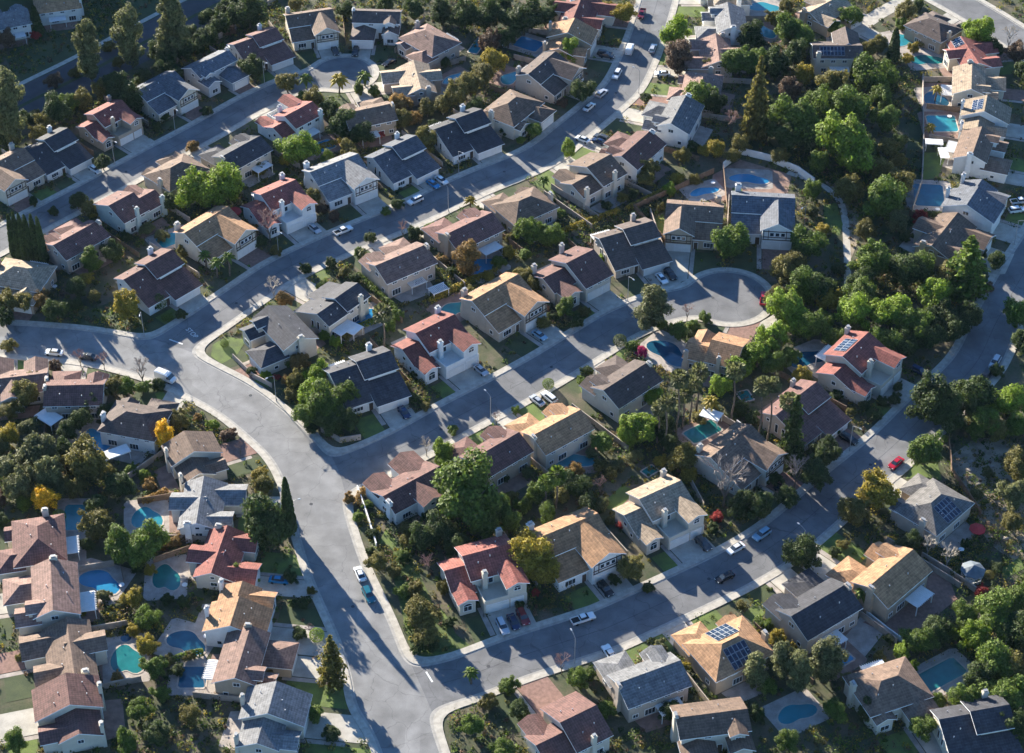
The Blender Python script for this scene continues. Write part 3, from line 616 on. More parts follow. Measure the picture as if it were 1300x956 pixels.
for ri, (phrase, side, hs) in enumerate(ROWS):
    for i, (px, py, k, m, roof, wall, face, sc, ex) in enumerate(hs):
        sc *= (1.03, 1.03, 1.06, 1.05, 1.08, 1.02, 1.08, 1.05, 1.0, 1.0, 1.0, 1, 1)[ri]
        c = P(px, py, 5.0)
        if face is None: d = toroad(c.x, c.y)
        else:
            e = P(px + face[0] * 20, py + face[1] * 20, 5.0) - c; d = Vector((e.x, e.y)).normalized()
        rz = math.atan2(d.y, d.x) + math.pi / 2
        two = 'single-storey' if False else ('gabled' if k in 'ADGL' else 'hip-roofed' if k == 'H' else 'balconied' if k == 'B' else 'cross-gabled')
        label = f"{WALL and wall} {two} house with {RN[roof]} roof, {ORD[i]} from {side} {phrase}"
        root = thing('house', label, 'house', (c.x, c.y, 0), rz, 'houses of the hillside suburb'); root.scale = (sc, sc, sc)
        parts, g, foot = template(k, m)
        for (name, me, key, loc, r, sub) in parts:
            if name == 'patio_cover' and (px * 7 + py * 3) % 5 < 2: continue
            mt = {'wall': M['wall_' + wall], 'roof': M['roof_' + roof], 'WHITE': M['white'], 'TIMBER': M['timber'], None: None}[key]
            o = link(name, me, root, mt, loc, (0, 0, r))
            if sub: link(sub[0], sub[1], o, M['steel'], sub[3])
        if ex == 'sun':
            if k == 'B': solar(root, k, m, sc, 2, 5, -1.5, .6, .43, 7.9, 2.2)
            if k == 'H': solar(root, k, m, sc, 3, 5, -2.6, 1.2, .44, 7.4, .8); 
            if (k, roof) == ('H', 'orange'): solar(root, k, m, sc, 3, 5, -3.2, 1.4, .44, 7.4, .8, -1)
            if k == 'L': solar(root, k, m, sc, 2, 4, 3.8, .4, .44, 6.4, 1.4)
            if k == 'G': solar(root, k, m, sc, 2, 5, .6, .8, .43, 8.0, .4)
            if k == 'C': solar(root, k, m, sc, 2, 7, -5.4, .6, .44, 7.8, 2.5)
        cr, sr = math.cos(rz), math.sin(rz)
        tw = lambda x, y: (c.x + sc * (x * cr - y * sr), c.y + sc * (x * sr + y * cr))
        for a, b, e, f in foot: EXCL.append([tw(a, e), tw(b, e), tw(b, f), tw(a, f)])
        h = dict(px=px, py=py, c=c, d=d, rz=rz, sc=sc, tw=tw, ref=f"the {ORD[i]} house {phrase}", root=root, k=k, g=g, row=ri, i=i, m=m); HOUSES.append(h)
        # driveway
        ln = []
        for gxx in (g[0], g[1]):
            x, y = tw(gxx, g[2]); t = 0
            while t < 22 and F1(x + d.x * t, y + d.y * t) > 1.7: t += .25
            ln.append(t)
        if max(ln) >= 21.9: ln = [9, 9]
        p = [tw(g[0], g[2]), tw(g[1], g[2])]
        q = [(p[j][0] + d.x * ln[j], p[j][1] + d.y * ln[j]) for j in (0, 1)]
        brick = (px * 13 + py * 5) % 6 == 0
        sheet('driveway', [p[0], p[1], q[1], q[0]], .06, M['brickpave'] if brick else M['drive'])
        h['drive'] = ((p[0][0] + p[1][0]) / 2, (p[0][1] + p[1][1]) / 2, min(ln)); h['gw'] = (g[1] - g[0]) * sc
        # front lawn beside the driveway
        side_x = (-6.6, g[0] - 1.3) if m > 0 else (g[1] + 1.3, 6.6)
        a = tw(side_x[0], -7.4); b = tw(side_x[1], -7.4); t = min(ln)
        if t > 2.5 and abs(side_x[1] - side_x[0]) > 2:
            tt = []
            for s_ in (a, b):
                u = 0
                while u < 18 and F1(s_[0] + d.x * u, s_[1] + d.y * u) > 1.9: u += .25
                tt.append(u if u < 17.9 else 6)
            if min(tt) > 1.5: sheet('lawn', [a, b, (b[0] + d.x * tt[1], b[1] + d.y * tt[1]), (a[0] + d.x * tt[0], a[1] + d.y * tt[0])], .03, M['lawn2' if (px + py) % 3 else 'lawn'])
        # front walk
        wx = g[0] - .75 if m > 0 else g[1] + .75
        a = tw(wx - .55, g[2] + 2); b = tw(wx + .55, g[2] + 2); t = min(ln) + 2 * sc
        sheet('garden_path', [a, b, (b[0] + d.x * t, b[1] + d.y * t), (a[0] + d.x * t, a[1] + d.y * t)], .045, M['patio'])
        # rear patio
        pw = [tw(-5.4, 6.3), tw(5.6, 6.3), tw(4.8, 10.4), tw(-4.6, 10.8)]
        sheet('patio', pw, .02, M['patio' if (px + py) % 2 else 'patio2'])
def nearest_ref(px, py, used=None, pre='', k=6):
    hs = sorted(HOUSES, key=lambda h: (h['px'] - px) ** 2 + (h['py'] - py) ** 2)[:k]
    for h in hs:
        dx, dy = px - h['px'], py - h['py'] - 8; a = math.degrees(math.atan2(-dy, dx)) % 360
        rel = ['right of', 'upper right of', 'above', 'upper left of', 'left of', 'lower left of', 'below', 'lower right of'][int((a + 22.5) // 45) % 8]
        s_ = f"{pre} {rel} {h['ref']}"
        if used is None or s_ not in used: break
    if len(s_.replace('-', '').split()) > 16: s_ = s_.replace('in the driveway', 'on driveway').replace('on the street', 'on street')
    if used is not None: used.add(s_)
    return s_
USED = set()
# ---------------------------------------------------------------- pools, lawns, walls
def blob(c, rx, ry, ang, kind, n=28):
    pts = []
    for i in range(n):
        t = 2 * math.pi * i / n
        if kind == 'rect':
            x = max(-1, min(1, 1.35 * math.cos(t))) * rx; y = max(-1, min(1, 1.35 * math.sin(t))) * ry
        else:
            r = 1 + (.24 * math.cos(2 * t + .6) - .14 * math.sin(3 * t) if kind == 'kidney' else 0)
            x = math.cos(t) * rx * r; y = math.sin(t) * ry * r * (.9 if math.sin(t) > 0 else 1)
        pts.append((x, y))
    ca, sa = math.cos(ang), math.sin(ang)
    return [(c.x + x * ca - y * sa, c.y + x * sa + y * ca) for x, y in pts]
POOLS = [(25, 42, 4.5, 2.6, 20, 'rect', 'water_blue'), (407, 187, 4.2, 2.6, 35, 'rect', 'water_blue'), (648, 99, 3.6, 3.4, 60, 'kidney', 'water'), (671, 56, 3.4, 4.5, 60, 'rect', 'water_blue'),
 (576, 99, 4, 2, 45, 'kidney', 'water'), (606, 58, 1.6, 5, -20, 'rect', 'water'), (970, 9, 4.4, 3.8, 0, 'kidney', 'water'), (970, 41, 3, 4.5, 0, 'kidney', 'water'), (1148, 51, 4, 4.8, 20, 'kidney', 'water'),
 (1176, 76, 4.6, 3.6, 10, 'kidney', 'water_green'), (1187, 126, 3.2, 5, 5, 'kidney', 'water_dark'), (1196, 157, 4.6, 4.6, 0, 'rect', 'water'), (1179, 248, 4.6, 5.8, -5, 'rect', 'water_dark'),
 (217, 304, 4, 2.8, 35, 'rect', 'water'), (464, 405, 4.2, 3.0, 38, 'rect', 'water_blue'), (612, 337, 3.8, 4.4, 40, 'kidney', 'water_blue'), (577, 392, 4.0, 3.4, 40, 'kidney', 'water_green'),
 (893, 243, 3.9, 2.3, 25, 'kidney', 'water_blue'), (950, 227, 5.0, 2.9, -4, 'kidney', 'water_blue'), (848, 447, 5.6, 4.4, -40, 'kidney', 'water_dark'), (892, 548, 4.8, 2.6, 35, 'rect', 'water_green'),
 (946, 503, 1.6, 2.0, 20, 'rect', 'water_green'), (1026, 455, 5.0, 3.6, 30, 'kidney', 'water_dark'), (729, 585, 4.4, 3.0, 10, 'kidney', 'water'), (825, 598, 1.8, 1.3, 40, 'rect', 'water_green'),
 (122, 560, 4.6, 3.4, -30, 'rect', 'water_blue'), (95, 657, 3.0, 4.6, 0, 'rect', 'water'), (186, 658, 3.2, 4.8, 8, 'kidney', 'water'), (127, 738, 4.6, 4.0, -20, 'kidney', 'water_blue'),
 (211, 733, 2.8, 5.2, 5, 'kidney', 'water_green'), (237, 815, 4.2, 3.8, -20, 'kidney', 'water_dark'), (161, 837, 3.2, 5.4, 10, 'kidney', 'water_green'), (245, 860, 3.2, 3.2, 0, 'rect', 'water_dark'),
 (1192, 858, 6.6, 2.8, 32, 'rect', 'water_green'), (1064, 838, 3.4, 2.0, 35, 'rect', 'water_blue'), (160, 810, 1.3, 1.3, 0, 'round', 'water_dark'), (1010, 905, 4, 3, 30, 'kidney', 'water')]
PC = {'water': 'turquoise', 'water_blue': 'bright blue', 'water_dark': 'dark blue', 'water_green': 'green tinted'}
for (px, py, rx, ry, ang, kind, wm) in POOLS:
    rx *= .9; ry *= .9
    c = P(px, py); a = math.radians(ang)
    root = thing('swimming_pool', nearest_ref(px, py, USED, f"{PC[wm]} {'rectangular' if kind == 'rect' else 'curved'} swimming pool"), 'swimming pool', (c.x, c.y, 0), 0, 'backyard swimming pools')
    z0 = Vector((0, 0, 0)); outer = blob(z0, rx + .35, ry + .35, a, kind); inner = blob(z0, rx, ry, a, kind); n = len(inner)
    mb = MB(); mb.add([(x, y, .10) for x, y in inner] + [(x, y, .10) for x, y in outer] + [(x, y, .0) for x, y in outer] + [(x, y, .0) for x, y in inner],
                      [(i, n + i, n + (i + 1) % n, (i + 1) % n) for i in range(n)] + [(n + i, 2 * n + i, 2 * n + (i + 1) % n, n + (i + 1) % n) for i in range(n)] + [((i + 1) % n, 3 * n + (i + 1) % n, 3 * n + i, i) for i in range(n)])
    link('coping', mb.mesh('coping'), root, M['coping'])
    link('water', mesh('water', [(x, y, .085) for x, y in inner], [tuple(range(n))]), root, M[wm])
    if rx > 2.5: sheet('patio', blob(c, rx + 2.3, ry + 2.1, a, 'rect'), .032, M['patio2' if (px + py) % 3 == 0 else 'patio'])
M['ivy'] = mat('ivy_cover', (.10, .13, .03), .9, .4, .8, col2=(.05, .07, .02), build=fine(2.5, .5, 1.5))
def pxpoly(name, pts, z, m): return sheet(name, [P(*q) for q in pts], z, m, excl=name != 'slope')
for pts in [[(270, 438), (287, 427), (313, 432), (300, 452), (281, 462), (268, 452)], [(300, 460), (316, 470), (352, 480), (340, 492), (318, 482)], [(1203, 412 - 218), (1190, 226), (1172, 228), (1172, 194)],
            [(825, 809), (840, 800), (858, 812), (872, 832), (855, 834), (838, 822)], [(943, 780), (958, 768), (972, 778), (958, 792)], [(1150, 608), (1158, 590), (1190, 588), (1196, 610), (1172, 606)], [(822, 282), (842, 272), (846, 292), (834, 312)],
            [(672, 232), (690, 226), (710, 238), (704, 247)], [(762, 642), (790, 616), (808, 624), (780, 650)], [(480, 690), (490, 672), (505, 688), (500, 700)], [(556, 770), (566, 780), (582, 812), (566, 800)], [(1046, 260), (1062, 258), (1070, 285), (1066, 300), (1046, 290)],
            [(930, 238), (942, 240), (941, 254), (928, 252)], [(0, 832), (18, 824), (33, 838), (10, 850), (0, 850)], [(780, 455), (786, 440), (800, 446), (792, 458)], [(735, 492), (748, 484), (760, 496), (742, 506)], [(196, 500), (206, 496), (214, 506), (204, 512)], [(176, 615), (186, 595), (196, 620)],
            [(400, 348), (412, 340), (420, 352), (408, 356)], [(640, 535), (655, 525), (658, 535), (646, 543)], [(1268, 724), (1296, 706), (1300, 722), (1275, 736)]]:
    pxpoly('lawn', pts, .05, M['lawn'])
pxpoly('slope', [(8, 75), (20, 108), (105, 74), (190, 28), (225, 0), (60, 0)], .012, M['slopegrass'])
pxpoly('slope', [(915, 200), (960, 175), (1010, 180), (1090, 215), (1150, 205), (1160, 110), (1172, 110), (1168, 260), (1150, 300), (1090, 300), (1060, 240), (990, 205)], .012, M['slopegrass'])
pxpoly('slope', [(1205, 580), (1240, 555), (1290, 560), (1320, 700), (1290, 715), (1255, 690), (1225, 630)], .014, M['dirt'])
pxpoly('slope', [(1040, 225), (1088, 250), (1092, 300), (1080, 330), (1077, 270), (1060, 242)], .02, M['dirt'])
pxpoly('slope', [(490, 690), (520, 700), (560, 790), (600, 822), (545, 846), (520, 820)], .014, M['ivy'])
pxpoly('slope', [(138, 385), (210, 400), (238, 405), (200, 426), (100, 418), (90, 400)], .014, M['lawn2'])
pxpoly('patio', [(1150, 770), (1195, 712), (1215, 760), (1150, 815), (1095, 790)], .03, M['brickpave'])
pxpoly('patio', [(1080, 800), (1095, 778), (1125, 800), (1085, 850), (1050, 835)], .03, M['patio'])
pxpoly('patio', [(1172, 105), (1208, 105), (1205, 180), (1172, 178)], .02, M['patio2'])
pxpoly('patio', [(905, 222), (940, 203), (1005, 222), (1000, 245), (900, 258)], .02, M['patio2'])
pxpoly('driveway', [(1252, 330), (1288, 322), (1276, 348), (1255, 350)], .05, M['drive'])
pxpoly('pavement', [(955, 415), (985, 398), (990, 385), (1003, 395), (975, 425)], .05, M['concrete'])
# walls and fences traced where they stand: (name, material, height, thickness, points)
def wall(name, m, h, th, pts, label, cap=False):
    L = [P(*q) for q in pts]; mb = MB(); o = L[0]
    for a, b in zip(L[:-1], L[1:]):
        d = (b - a).normalized(); n_ = Vector((-d.y, d.x, 0)) * th / 2; a2 = a - o - d * th * .3; b2 = b - o + d * th * .3
        v = [a2 + n_, b2 + n_, b2 - n_, a2 - n_]
        mb.add([(q.x, q.y, -.1) for q in v] + [(q.x, q.y, h) for q in v], [(3, 2, 1, 0), (4, 5, 6, 7), (0, 1, 5, 4), (1, 2, 6, 5), (2, 3, 7, 6), (3, 0, 4, 7)])
    r = link(name, mb.mesh(name), None, m, o); tag(r, label, 'fence' if 'fence' in name else 'wall', 'garden walls and fences')
    if name == 'fence':
        ps = MB()
        for a, b in zip(L[:-1], L[1:]):
            n = max(1, int((b - a).length / 2.4))
            for i in range(n): q = a + (b - a) * (i / n) - o; ps.box(q.x - .07, q.x + .07, q.y - .07, q.y + .07, 0, h + .15)
        link('post', ps.mesh('post'), r, m)
    return r
WALLS = [('garden_wall', 'whitewall', 2.2, .3, [(918, 214), (941, 196), (975, 204), (1012, 219), (1033, 234)], 'white wall curving around the pool yard at the path end'),
 ('fence', 'fencewood', 1.9, .12, [(806, 266), (850, 246), (906, 220)], 'brown fence behind the lawn beside the orange brown cul-de-sac house'),
 ('fence', 'fencewood', 1.9, .12, [(804, 266), (850, 314)], 'wooden fence running down beside the dark roofed cul-de-sac house'),
 ('fence', 'fencewood', 1.9, .12, [(918, 216), (923, 268)], 'wooden fence between the two houses at the head of the cul-de-sac'),
 ('garden_wall', 'block', 1.8, .25, [(1171, 100), (1172, 190), (1170, 232), (1158, 268)], 'long block wall along the slope behind the pools on the right'),
 ('garden_wall', 'block', 1.8, .25, [(1170, 708), (1203, 728), (1238, 752)], 'block wall between the gazebo garden and the brick patio'),
 ('garden_wall', 'whitewall', 1.6, .25, [(1095, 778), (1125, 802), (1147, 818)], 'pale wall between the ribbed roof house and the brick patio'),
 ('fence', 'fencewood', 1.7, .12, [(1204, 560), (1208, 600), (1225, 625), (1245, 655)], 'wooden fence at the top of the rocky slope'),
 ('garden_wall', 'block', 1.9, .25, [(340, 8), (365, -8)], 'block wall behind the house beside the highway'),
 ('garden_wall', 'block', 1.9, .25, [(215, 85), (262, 58), (300, 38)], 'block wall along the highway behind the slate roofed houses'),
 ('garden_wall', 'whitewall', 1.5, .25, [(454, 622), (468, 662), (478, 695)], 'low pinkish wall along the curving main road corner'),
 ('garden_wall', 'block', 1.5, .25, [(296, 455), (322, 480), (345, 492)], 'low wall along the corner lawn of the main road'),
 ('garden_wall', 'block', 1.7, .25, [(408, 548), (432, 562), (458, 558)], 'low white wall at the foot of the big corner trees'),
 ('garden_wall', 'block', 1.9, .2, [(700, 240), (735, 262), (760, 280)], 'block wall between the middle street back yards'),
 ('fence', 'fencewood', 1.8, .12, [(150, 705), (158, 742)], 'fence beside the blue kidney shaped pool'),
 ('garden_wall', 'block', 1.8, .2, [(145, 718), (100, 726)], 'wall above the blue kidney shaped pool yard'),
 ('fence', 'fencewood', 1.8, .12, [(245, 698), (195, 715)], 'fence above the green pool beside the red tile house'),
 ('garden_wall', 'block', 1.8, .2, [(875, 610), (893, 645)], 'wall beside the second cream house of the lower street'),
 ('garden_wall', 'whitewall', 1.8, .2, [(935, 540), (960, 560)], 'white wall beneath the tall palms')]
for wd in WALLS: wall(wd[0], M[wd[1]], wd[2], wd[3], wd[4], wd[5])
# side fences between neighbours in the rows
for a, b in zip(HOUSES[:-1], HOUSES[1:]):
    if a['row'] != b['row'] or (a['c'] - b['c']).length > 32 or a['row'] in (12, 13): continue
    mid = (a['c'] + b['c']) / 2; mid.z = 0; d = (a['d'] + b['d']).normalized(); D3 = Vector((d.x, d.y, 0))
    p = mid + D3 * 5; q = mid - D3 * 15
    if F1(p.x, p.y) < 2.5: p = mid + D3 * 1
    if F1(p.x, p.y) < 2.2 or F1(q.x, q.y) < 2.5: continue
    if any((P(o[0], o[1]) - (p + (q - p) * max(0, min(1, (P(o[0], o[1]) - p).dot(q - p) / (q - p).length_squared)))).length < o[2] + 1 for o in POOLS): continue
    A = proj(p); B = proj(q); wood = (a['px'] + b['px']) % 3 == 0
    ph = ROWS[a['row']][0]
    wall('fence' if wood else 'garden_wall', M['fencewood'] if wood else M['block'], 1.8, .14 if wood else .22, [A, B], f"{'wooden fence' if wood else 'block wall'} between {ORD[a['i']]} and {ORD[b['i']]} house {ph}")
# ---------------------------------------------------------------- plants
def leaves(cent, size, nrm=None, flat=.35, rng=RNG, asp=1.0):
    n = len(cent); d = rng.normal(size=(n, 3)); d /= np.linalg.norm(d, axis=1)[:, None]
    if nrm is not None: d = d * .75 + nrm; d /= np.linalg.norm(d, axis=1)[:, None]
    r = rng.normal(size=(n, 3)); u = np.cross(d, r); u /= np.linalg.norm(u, axis=1)[:, None]; v = np.cross(d, u)
    s = (size * rng.uniform(.6, 1.3, n))[:, None] if np.isscalar(size) else size[:, None]
    V = np.stack([cent - u * s - v * s * asp * .6, cent + u * s * .4 - v * s * asp, cent + u * s + v * s * .5 * asp, cent - u * s * .5 + v * s * asp], 1).reshape(-1, 3)
    return V
def quads(name, V):
    n = len(V) // 4; me = bpy.data.meshes.new(name); me.vertices.add(len(V)); me.vertices.foreach_set('co', V.astype(np.float32).ravel())
    me.loops.add(len(V)); me.loops.foreach_set('vertex_index', np.arange(len(V), dtype=np.int32)); me.polygons.add(n)
    me.polygons.foreach_set('loop_start', np.arange(0, 4 * n, 4, dtype=np.int32)); me.update(calc_edges=True); me.materials.append(None); return me
def crown(seed, kind='B', loose=0.0):
    r = np.random.default_rng(seed); pts, nr = [], []
    nc = int((34 if kind == 'B' else 40) * (1 + loose)); lob = r.uniform(0, 6.28, 2); am = r.uniform(.08, .2, 2)
    for i in range(nc):
        d = r.normal(size=3); d /= np.linalg.norm(d); d[2] = abs(d[2]) - .45 if i % 3 else d[2]
        if kind == 'E':
            zc = -.95 + 1.95 * i / nc; w_ = .62 * (1 - abs(zc) ** 2.4 * .62); a = r.uniform(0, 6.28); c = np.array([math.cos(a) * w_ * r.uniform(.3, 1.1), math.sin(a) * w_ * r.uniform(.3, 1.1), zc * 1.3]); cr = r.uniform(.16, .32)
        else:
            a = math.atan2(d[1], d[0]); k = 1 + am[0] * math.sin(2 * a + lob[0]) + am[1] * math.sin(3 * a + lob[1])
            c = d * np.array([.74 * k, .74 * k, .7]) * (r.uniform(.75, 1.12) if r.random() > .25 * (1 + loose) else r.uniform(.3, .75)); cr = r.uniform(.16, .36) * (1 - .3 * loose)
        n = int(420 * (cr / .3) ** 2); q = r.normal(size=(n, 3)); q /= np.linalg.norm(q, axis=1)[:, None]
        sq = r.uniform(.7, 1.35, 3); pts.append(c + q * cr * np.abs(r.normal(.86, .16 + .12 * loose, n))[:, None] * sq); nr.append(q + np.array([0, 0, .35]))
    n = 1400; q = r.normal(size=(n, 3)); q /= np.linalg.norm(q, axis=1)[:, None]
    pts.append(q * r.uniform(.2, .72, n)[:, None] * (np.array([1, 1, .9]) if kind == 'B' else np.array([.6, .6, 1.5])) - np.array([0, 0, .12])); nr.append(q)
    if kind == 'R':   # clipped round shrub
        n = 2600; q = r.normal(size=(n, 3)); q /= np.linalg.norm(q, axis=1)[:, None]; pts = [q * r.uniform(.86, 1.0, n)[:, None]]; nr = [q]
    pts = np.concatenate(pts); nr = np.concatenate(nr); return quads('crown', leaves(pts, .036, nr, rng=r, asp=1.25))
def conifer(seed):
    r = np.random.default_rng(seed); pts = []
    for i in range(26):
        z = i / 26; R = (1 - z) ** .75 * (1 if z > .08 else .75); nb = int(5 + 9 * (1 - z))
        for k in range(nb):
            a = r.uniform(0, 6.28); L = R * r.uniform(.65, 1.1); n = int(26 * L) + 6; t = r.uniform(.08, 1, n)
            p = np.stack([np.cos(a) * L * t, np.sin(a) * L * t, z * 3.4 - .22 * L * t + r.normal(0, .02, n)], 1); p[:, :2] += r.normal(0, .07, (n, 2)) * t[:, None]; pts.append(p)
    pts = np.concatenate(pts); return quads('crown', leaves(pts, .075, rng=r))
def cypress(seed):
    r = np.random.default_rng(seed); n = 2600; z = r.uniform(0, 1, n); R = np.minimum(1, np.minimum(z * 9 + .35, 1)) * (1 - z) ** .55 * r.uniform(.8, 1.05, n); a = r.uniform(0, 6.28, n)
    nr = np.stack([np.cos(a), np.sin(a), z * 0 + .5], 1); return quads('crown', leaves(np.stack([np.cos(a) * R, np.sin(a) * R, z * 6], 1), .17, nr, rng=r, asp=1.3))
def twigs(seed):
    r = random.Random(seed); mb = MB()
    def br(p, d, L, rad, dep):
        q = p + d * L; mb.tube(p, q, rad * 1.5, rad * .95, 3 if dep < 4 else 4, cap=False)
        if dep == 0: return
        for k in range(3 if dep > 1 else 4):
            ax = Vector((r.gauss(0, 1), r.gauss(0, 1), r.gauss(0, 1))).normalized()
            nd = (d + ax * .62 + Vector((0, 0, .12))).normalized(); br(p + d * L * r.uniform(.55, 1), nd, L * r.uniform(.62, .8), rad * .58, dep - 1)
    for k in range(4):
        a = k * 1.57 + r.uniform(0, 1); br(Vector((0, 0, -.55)), Vector((math.cos(a) * .55, math.sin(a) * .55, .9)).normalized(), .5, .035, 4)
    me = mb.mesh('crown'); me.materials.clear(); me.materials.append(None); return me
def trunk_mesh(seed, limbs=True, h=1.0):
    r = random.Random(seed); mb = MB(); mb.tube((0, 0, -.05), (.03, .02, .55), .085, .06, 7); 
    if limbs:
        for k in range(5):
            a = k * 1.26 + r.uniform(0, .8); q = Vector((math.cos(a) * .3, math.sin(a) * .3, .95)); mb.tube((.03, .02, .5), q, .05, .03, 5); mb.tube(q, q + Vector((math.cos(a) * .25, math.sin(a) * .25, .4)), .03, .01, 4)
    me = mb.mesh('trunk'); me.materials.clear(); me.materials.append(None); return me
def palm_mesh(seed, fan):
    r = random.Random(seed); V = []; F = []
    n = 46 if fan else 26
    for k in range(n):
        a = k * 2.4 + r.uniform(-.2, .2); el = (1.3 - 2.3 * k / n) if fan else (1.25 - 1.5 * k / n); L = r.uniform(.85, 1.05) * (1 if fan else 1.0)
        d = Vector((math.cos(a) * math.cos(el), math.sin(a) * math.cos(el), math.sin(el))); s = Vector((-math.sin(a), math.cos(a), 0)); up = d.cross(s) * -1
        if fan:
            b = len(V); V.append(Vector((0, 0, 0)) + d * .1); V += [d * L * .45]
            for j in range(7):
                t = (j - 3) / 3; V.append(d * (.5 * L + .48 * L * math.cos(t * 1.15)) + s * math.sin(t * 1.15) * .42 * L - Vector((0, 0, .16 * L * abs(t) + (.12 if j % 2 else 0))))
            F.append((b, b + 1, b + 1)) if False else None
            for j in range(6): F.append((b + 1, b + 2 + j, b + 3 + j))
            F.append((b, b + 4, b + 5)); 
        else:
            prev = None
            for j in range(9):
                t = j / 8; c = d * L * t - Vector((0, 0, .62 * L * t * t)); w_ = .17 * math.sin(math.pi * min(1, t * .88 + .14)) + .015
                row = (c + s * w_ - Vector((0, 0, w_ * .6)), c, c - s * w_ - Vector((0, 0, w_ * .6))); b = len(V); V += row
                if prev is not None and True: F += [(prev, prev + 1, b + 1, b), (prev + 1, prev + 2, b + 2, b + 1)]
                prev = b
    me = mesh('crown', V, F); return me
def palm_trunk(h):
    mb = MB(); p = Vector((0, 0, -.2)); n = 6
    for i in range(n): q = Vector((.02 * h * math.sin(i * .9), .01 * h * i / n, h * (i + 1) / n)); mb.tube(p, q, .26 - .015 * i, .25 - .015 * i, 7, cap=False); p = q
    me = mb.mesh('trunk'); me.materials.clear(); me.materials.append(None); return me
PM = {'B': [crown(s, 'B', .0) for s in (1, 2, 3, 4)], 'L': [crown(s, 'B', .7) for s in (5, 6, 7, 8)], 'E': [crown(s, 'E') for s in (11, 12)], 'R': [crown(31, 'R')], 'F': [conifer(21), conifer(22)], 'C': [cypress(41)],
      'N': [twigs(51), twigs(52), twigs(53)], 'P': [palm_mesh(61, True), palm_mesh(62, True)], 'Q': [palm_mesh(71, False), palm_mesh(72, False)]}
TM = [trunk_mesh(s) for s in (1, 2, 3)]; PT = {}
LC = {'d': (.030, .055, .020), 'g': (.050, .088, .024), 'b': (.085, .145, .026), 'y': (.15, .15, .03), 'o': (.20, .12, .035), 'Y': (.50, .30, .015), 'p': (.085, .095, .035), 'e': (.075, .10, .055),
      't': (.11, .07, .045), 'r': (.26, .035, .03), 'M': (.34, .02, .09), 'w': (.36, .31, .26), 'k': (.22, .14, .12), 'm': (.23, .19, .17)}
LC = {k: (v[0] * (2.1 if k in 'gb' else 1.8), v[1] * (1.7 if k in 'gb' else 1.4), v[2] * .95) if k in 'dgbype' else (v[0] * 1.25, v[1] * 1.25, v[2] * 1.2) for k, v in LC.items()}
LN = {'d': 'dark green', 'g': 'green', 'b': 'bright green', 'y': 'yellow-green', 'o': 'orange-tinged', 'Y': 'golden yellow', 'p': 'olive green', 'e': 'grey-green', 't': 'brownish', 'r': 'red-leaved', 'M': 'magenta', 'w': 'pale', 'k': 'reddish', 'm': 'grey'}
KN = {'B': ('leafy tree', 'broadleaf_tree', 'tree'), 'S': ('shrub', 'garden_shrub', 'shrub'), 'E': ('tall oval tree', 'eucalyptus_tree', 'tree'), 'R': ('clipped round shrub', 'clipped_shrub', 'shrub'), 'F': ('conifer', 'conifer_tree', 'conifer'),
      'C': ('slim cypress', 'cypress_tree', 'cypress'), 'N': ('bare tree', 'bare_tree', 'bare tree'), 'P': ('tall fan palm', 'fan_palm', 'palm tree'), 'Q': ('feathery palm', 'feather_palm', 'palm tree')}
TI = [0]; TREES = []
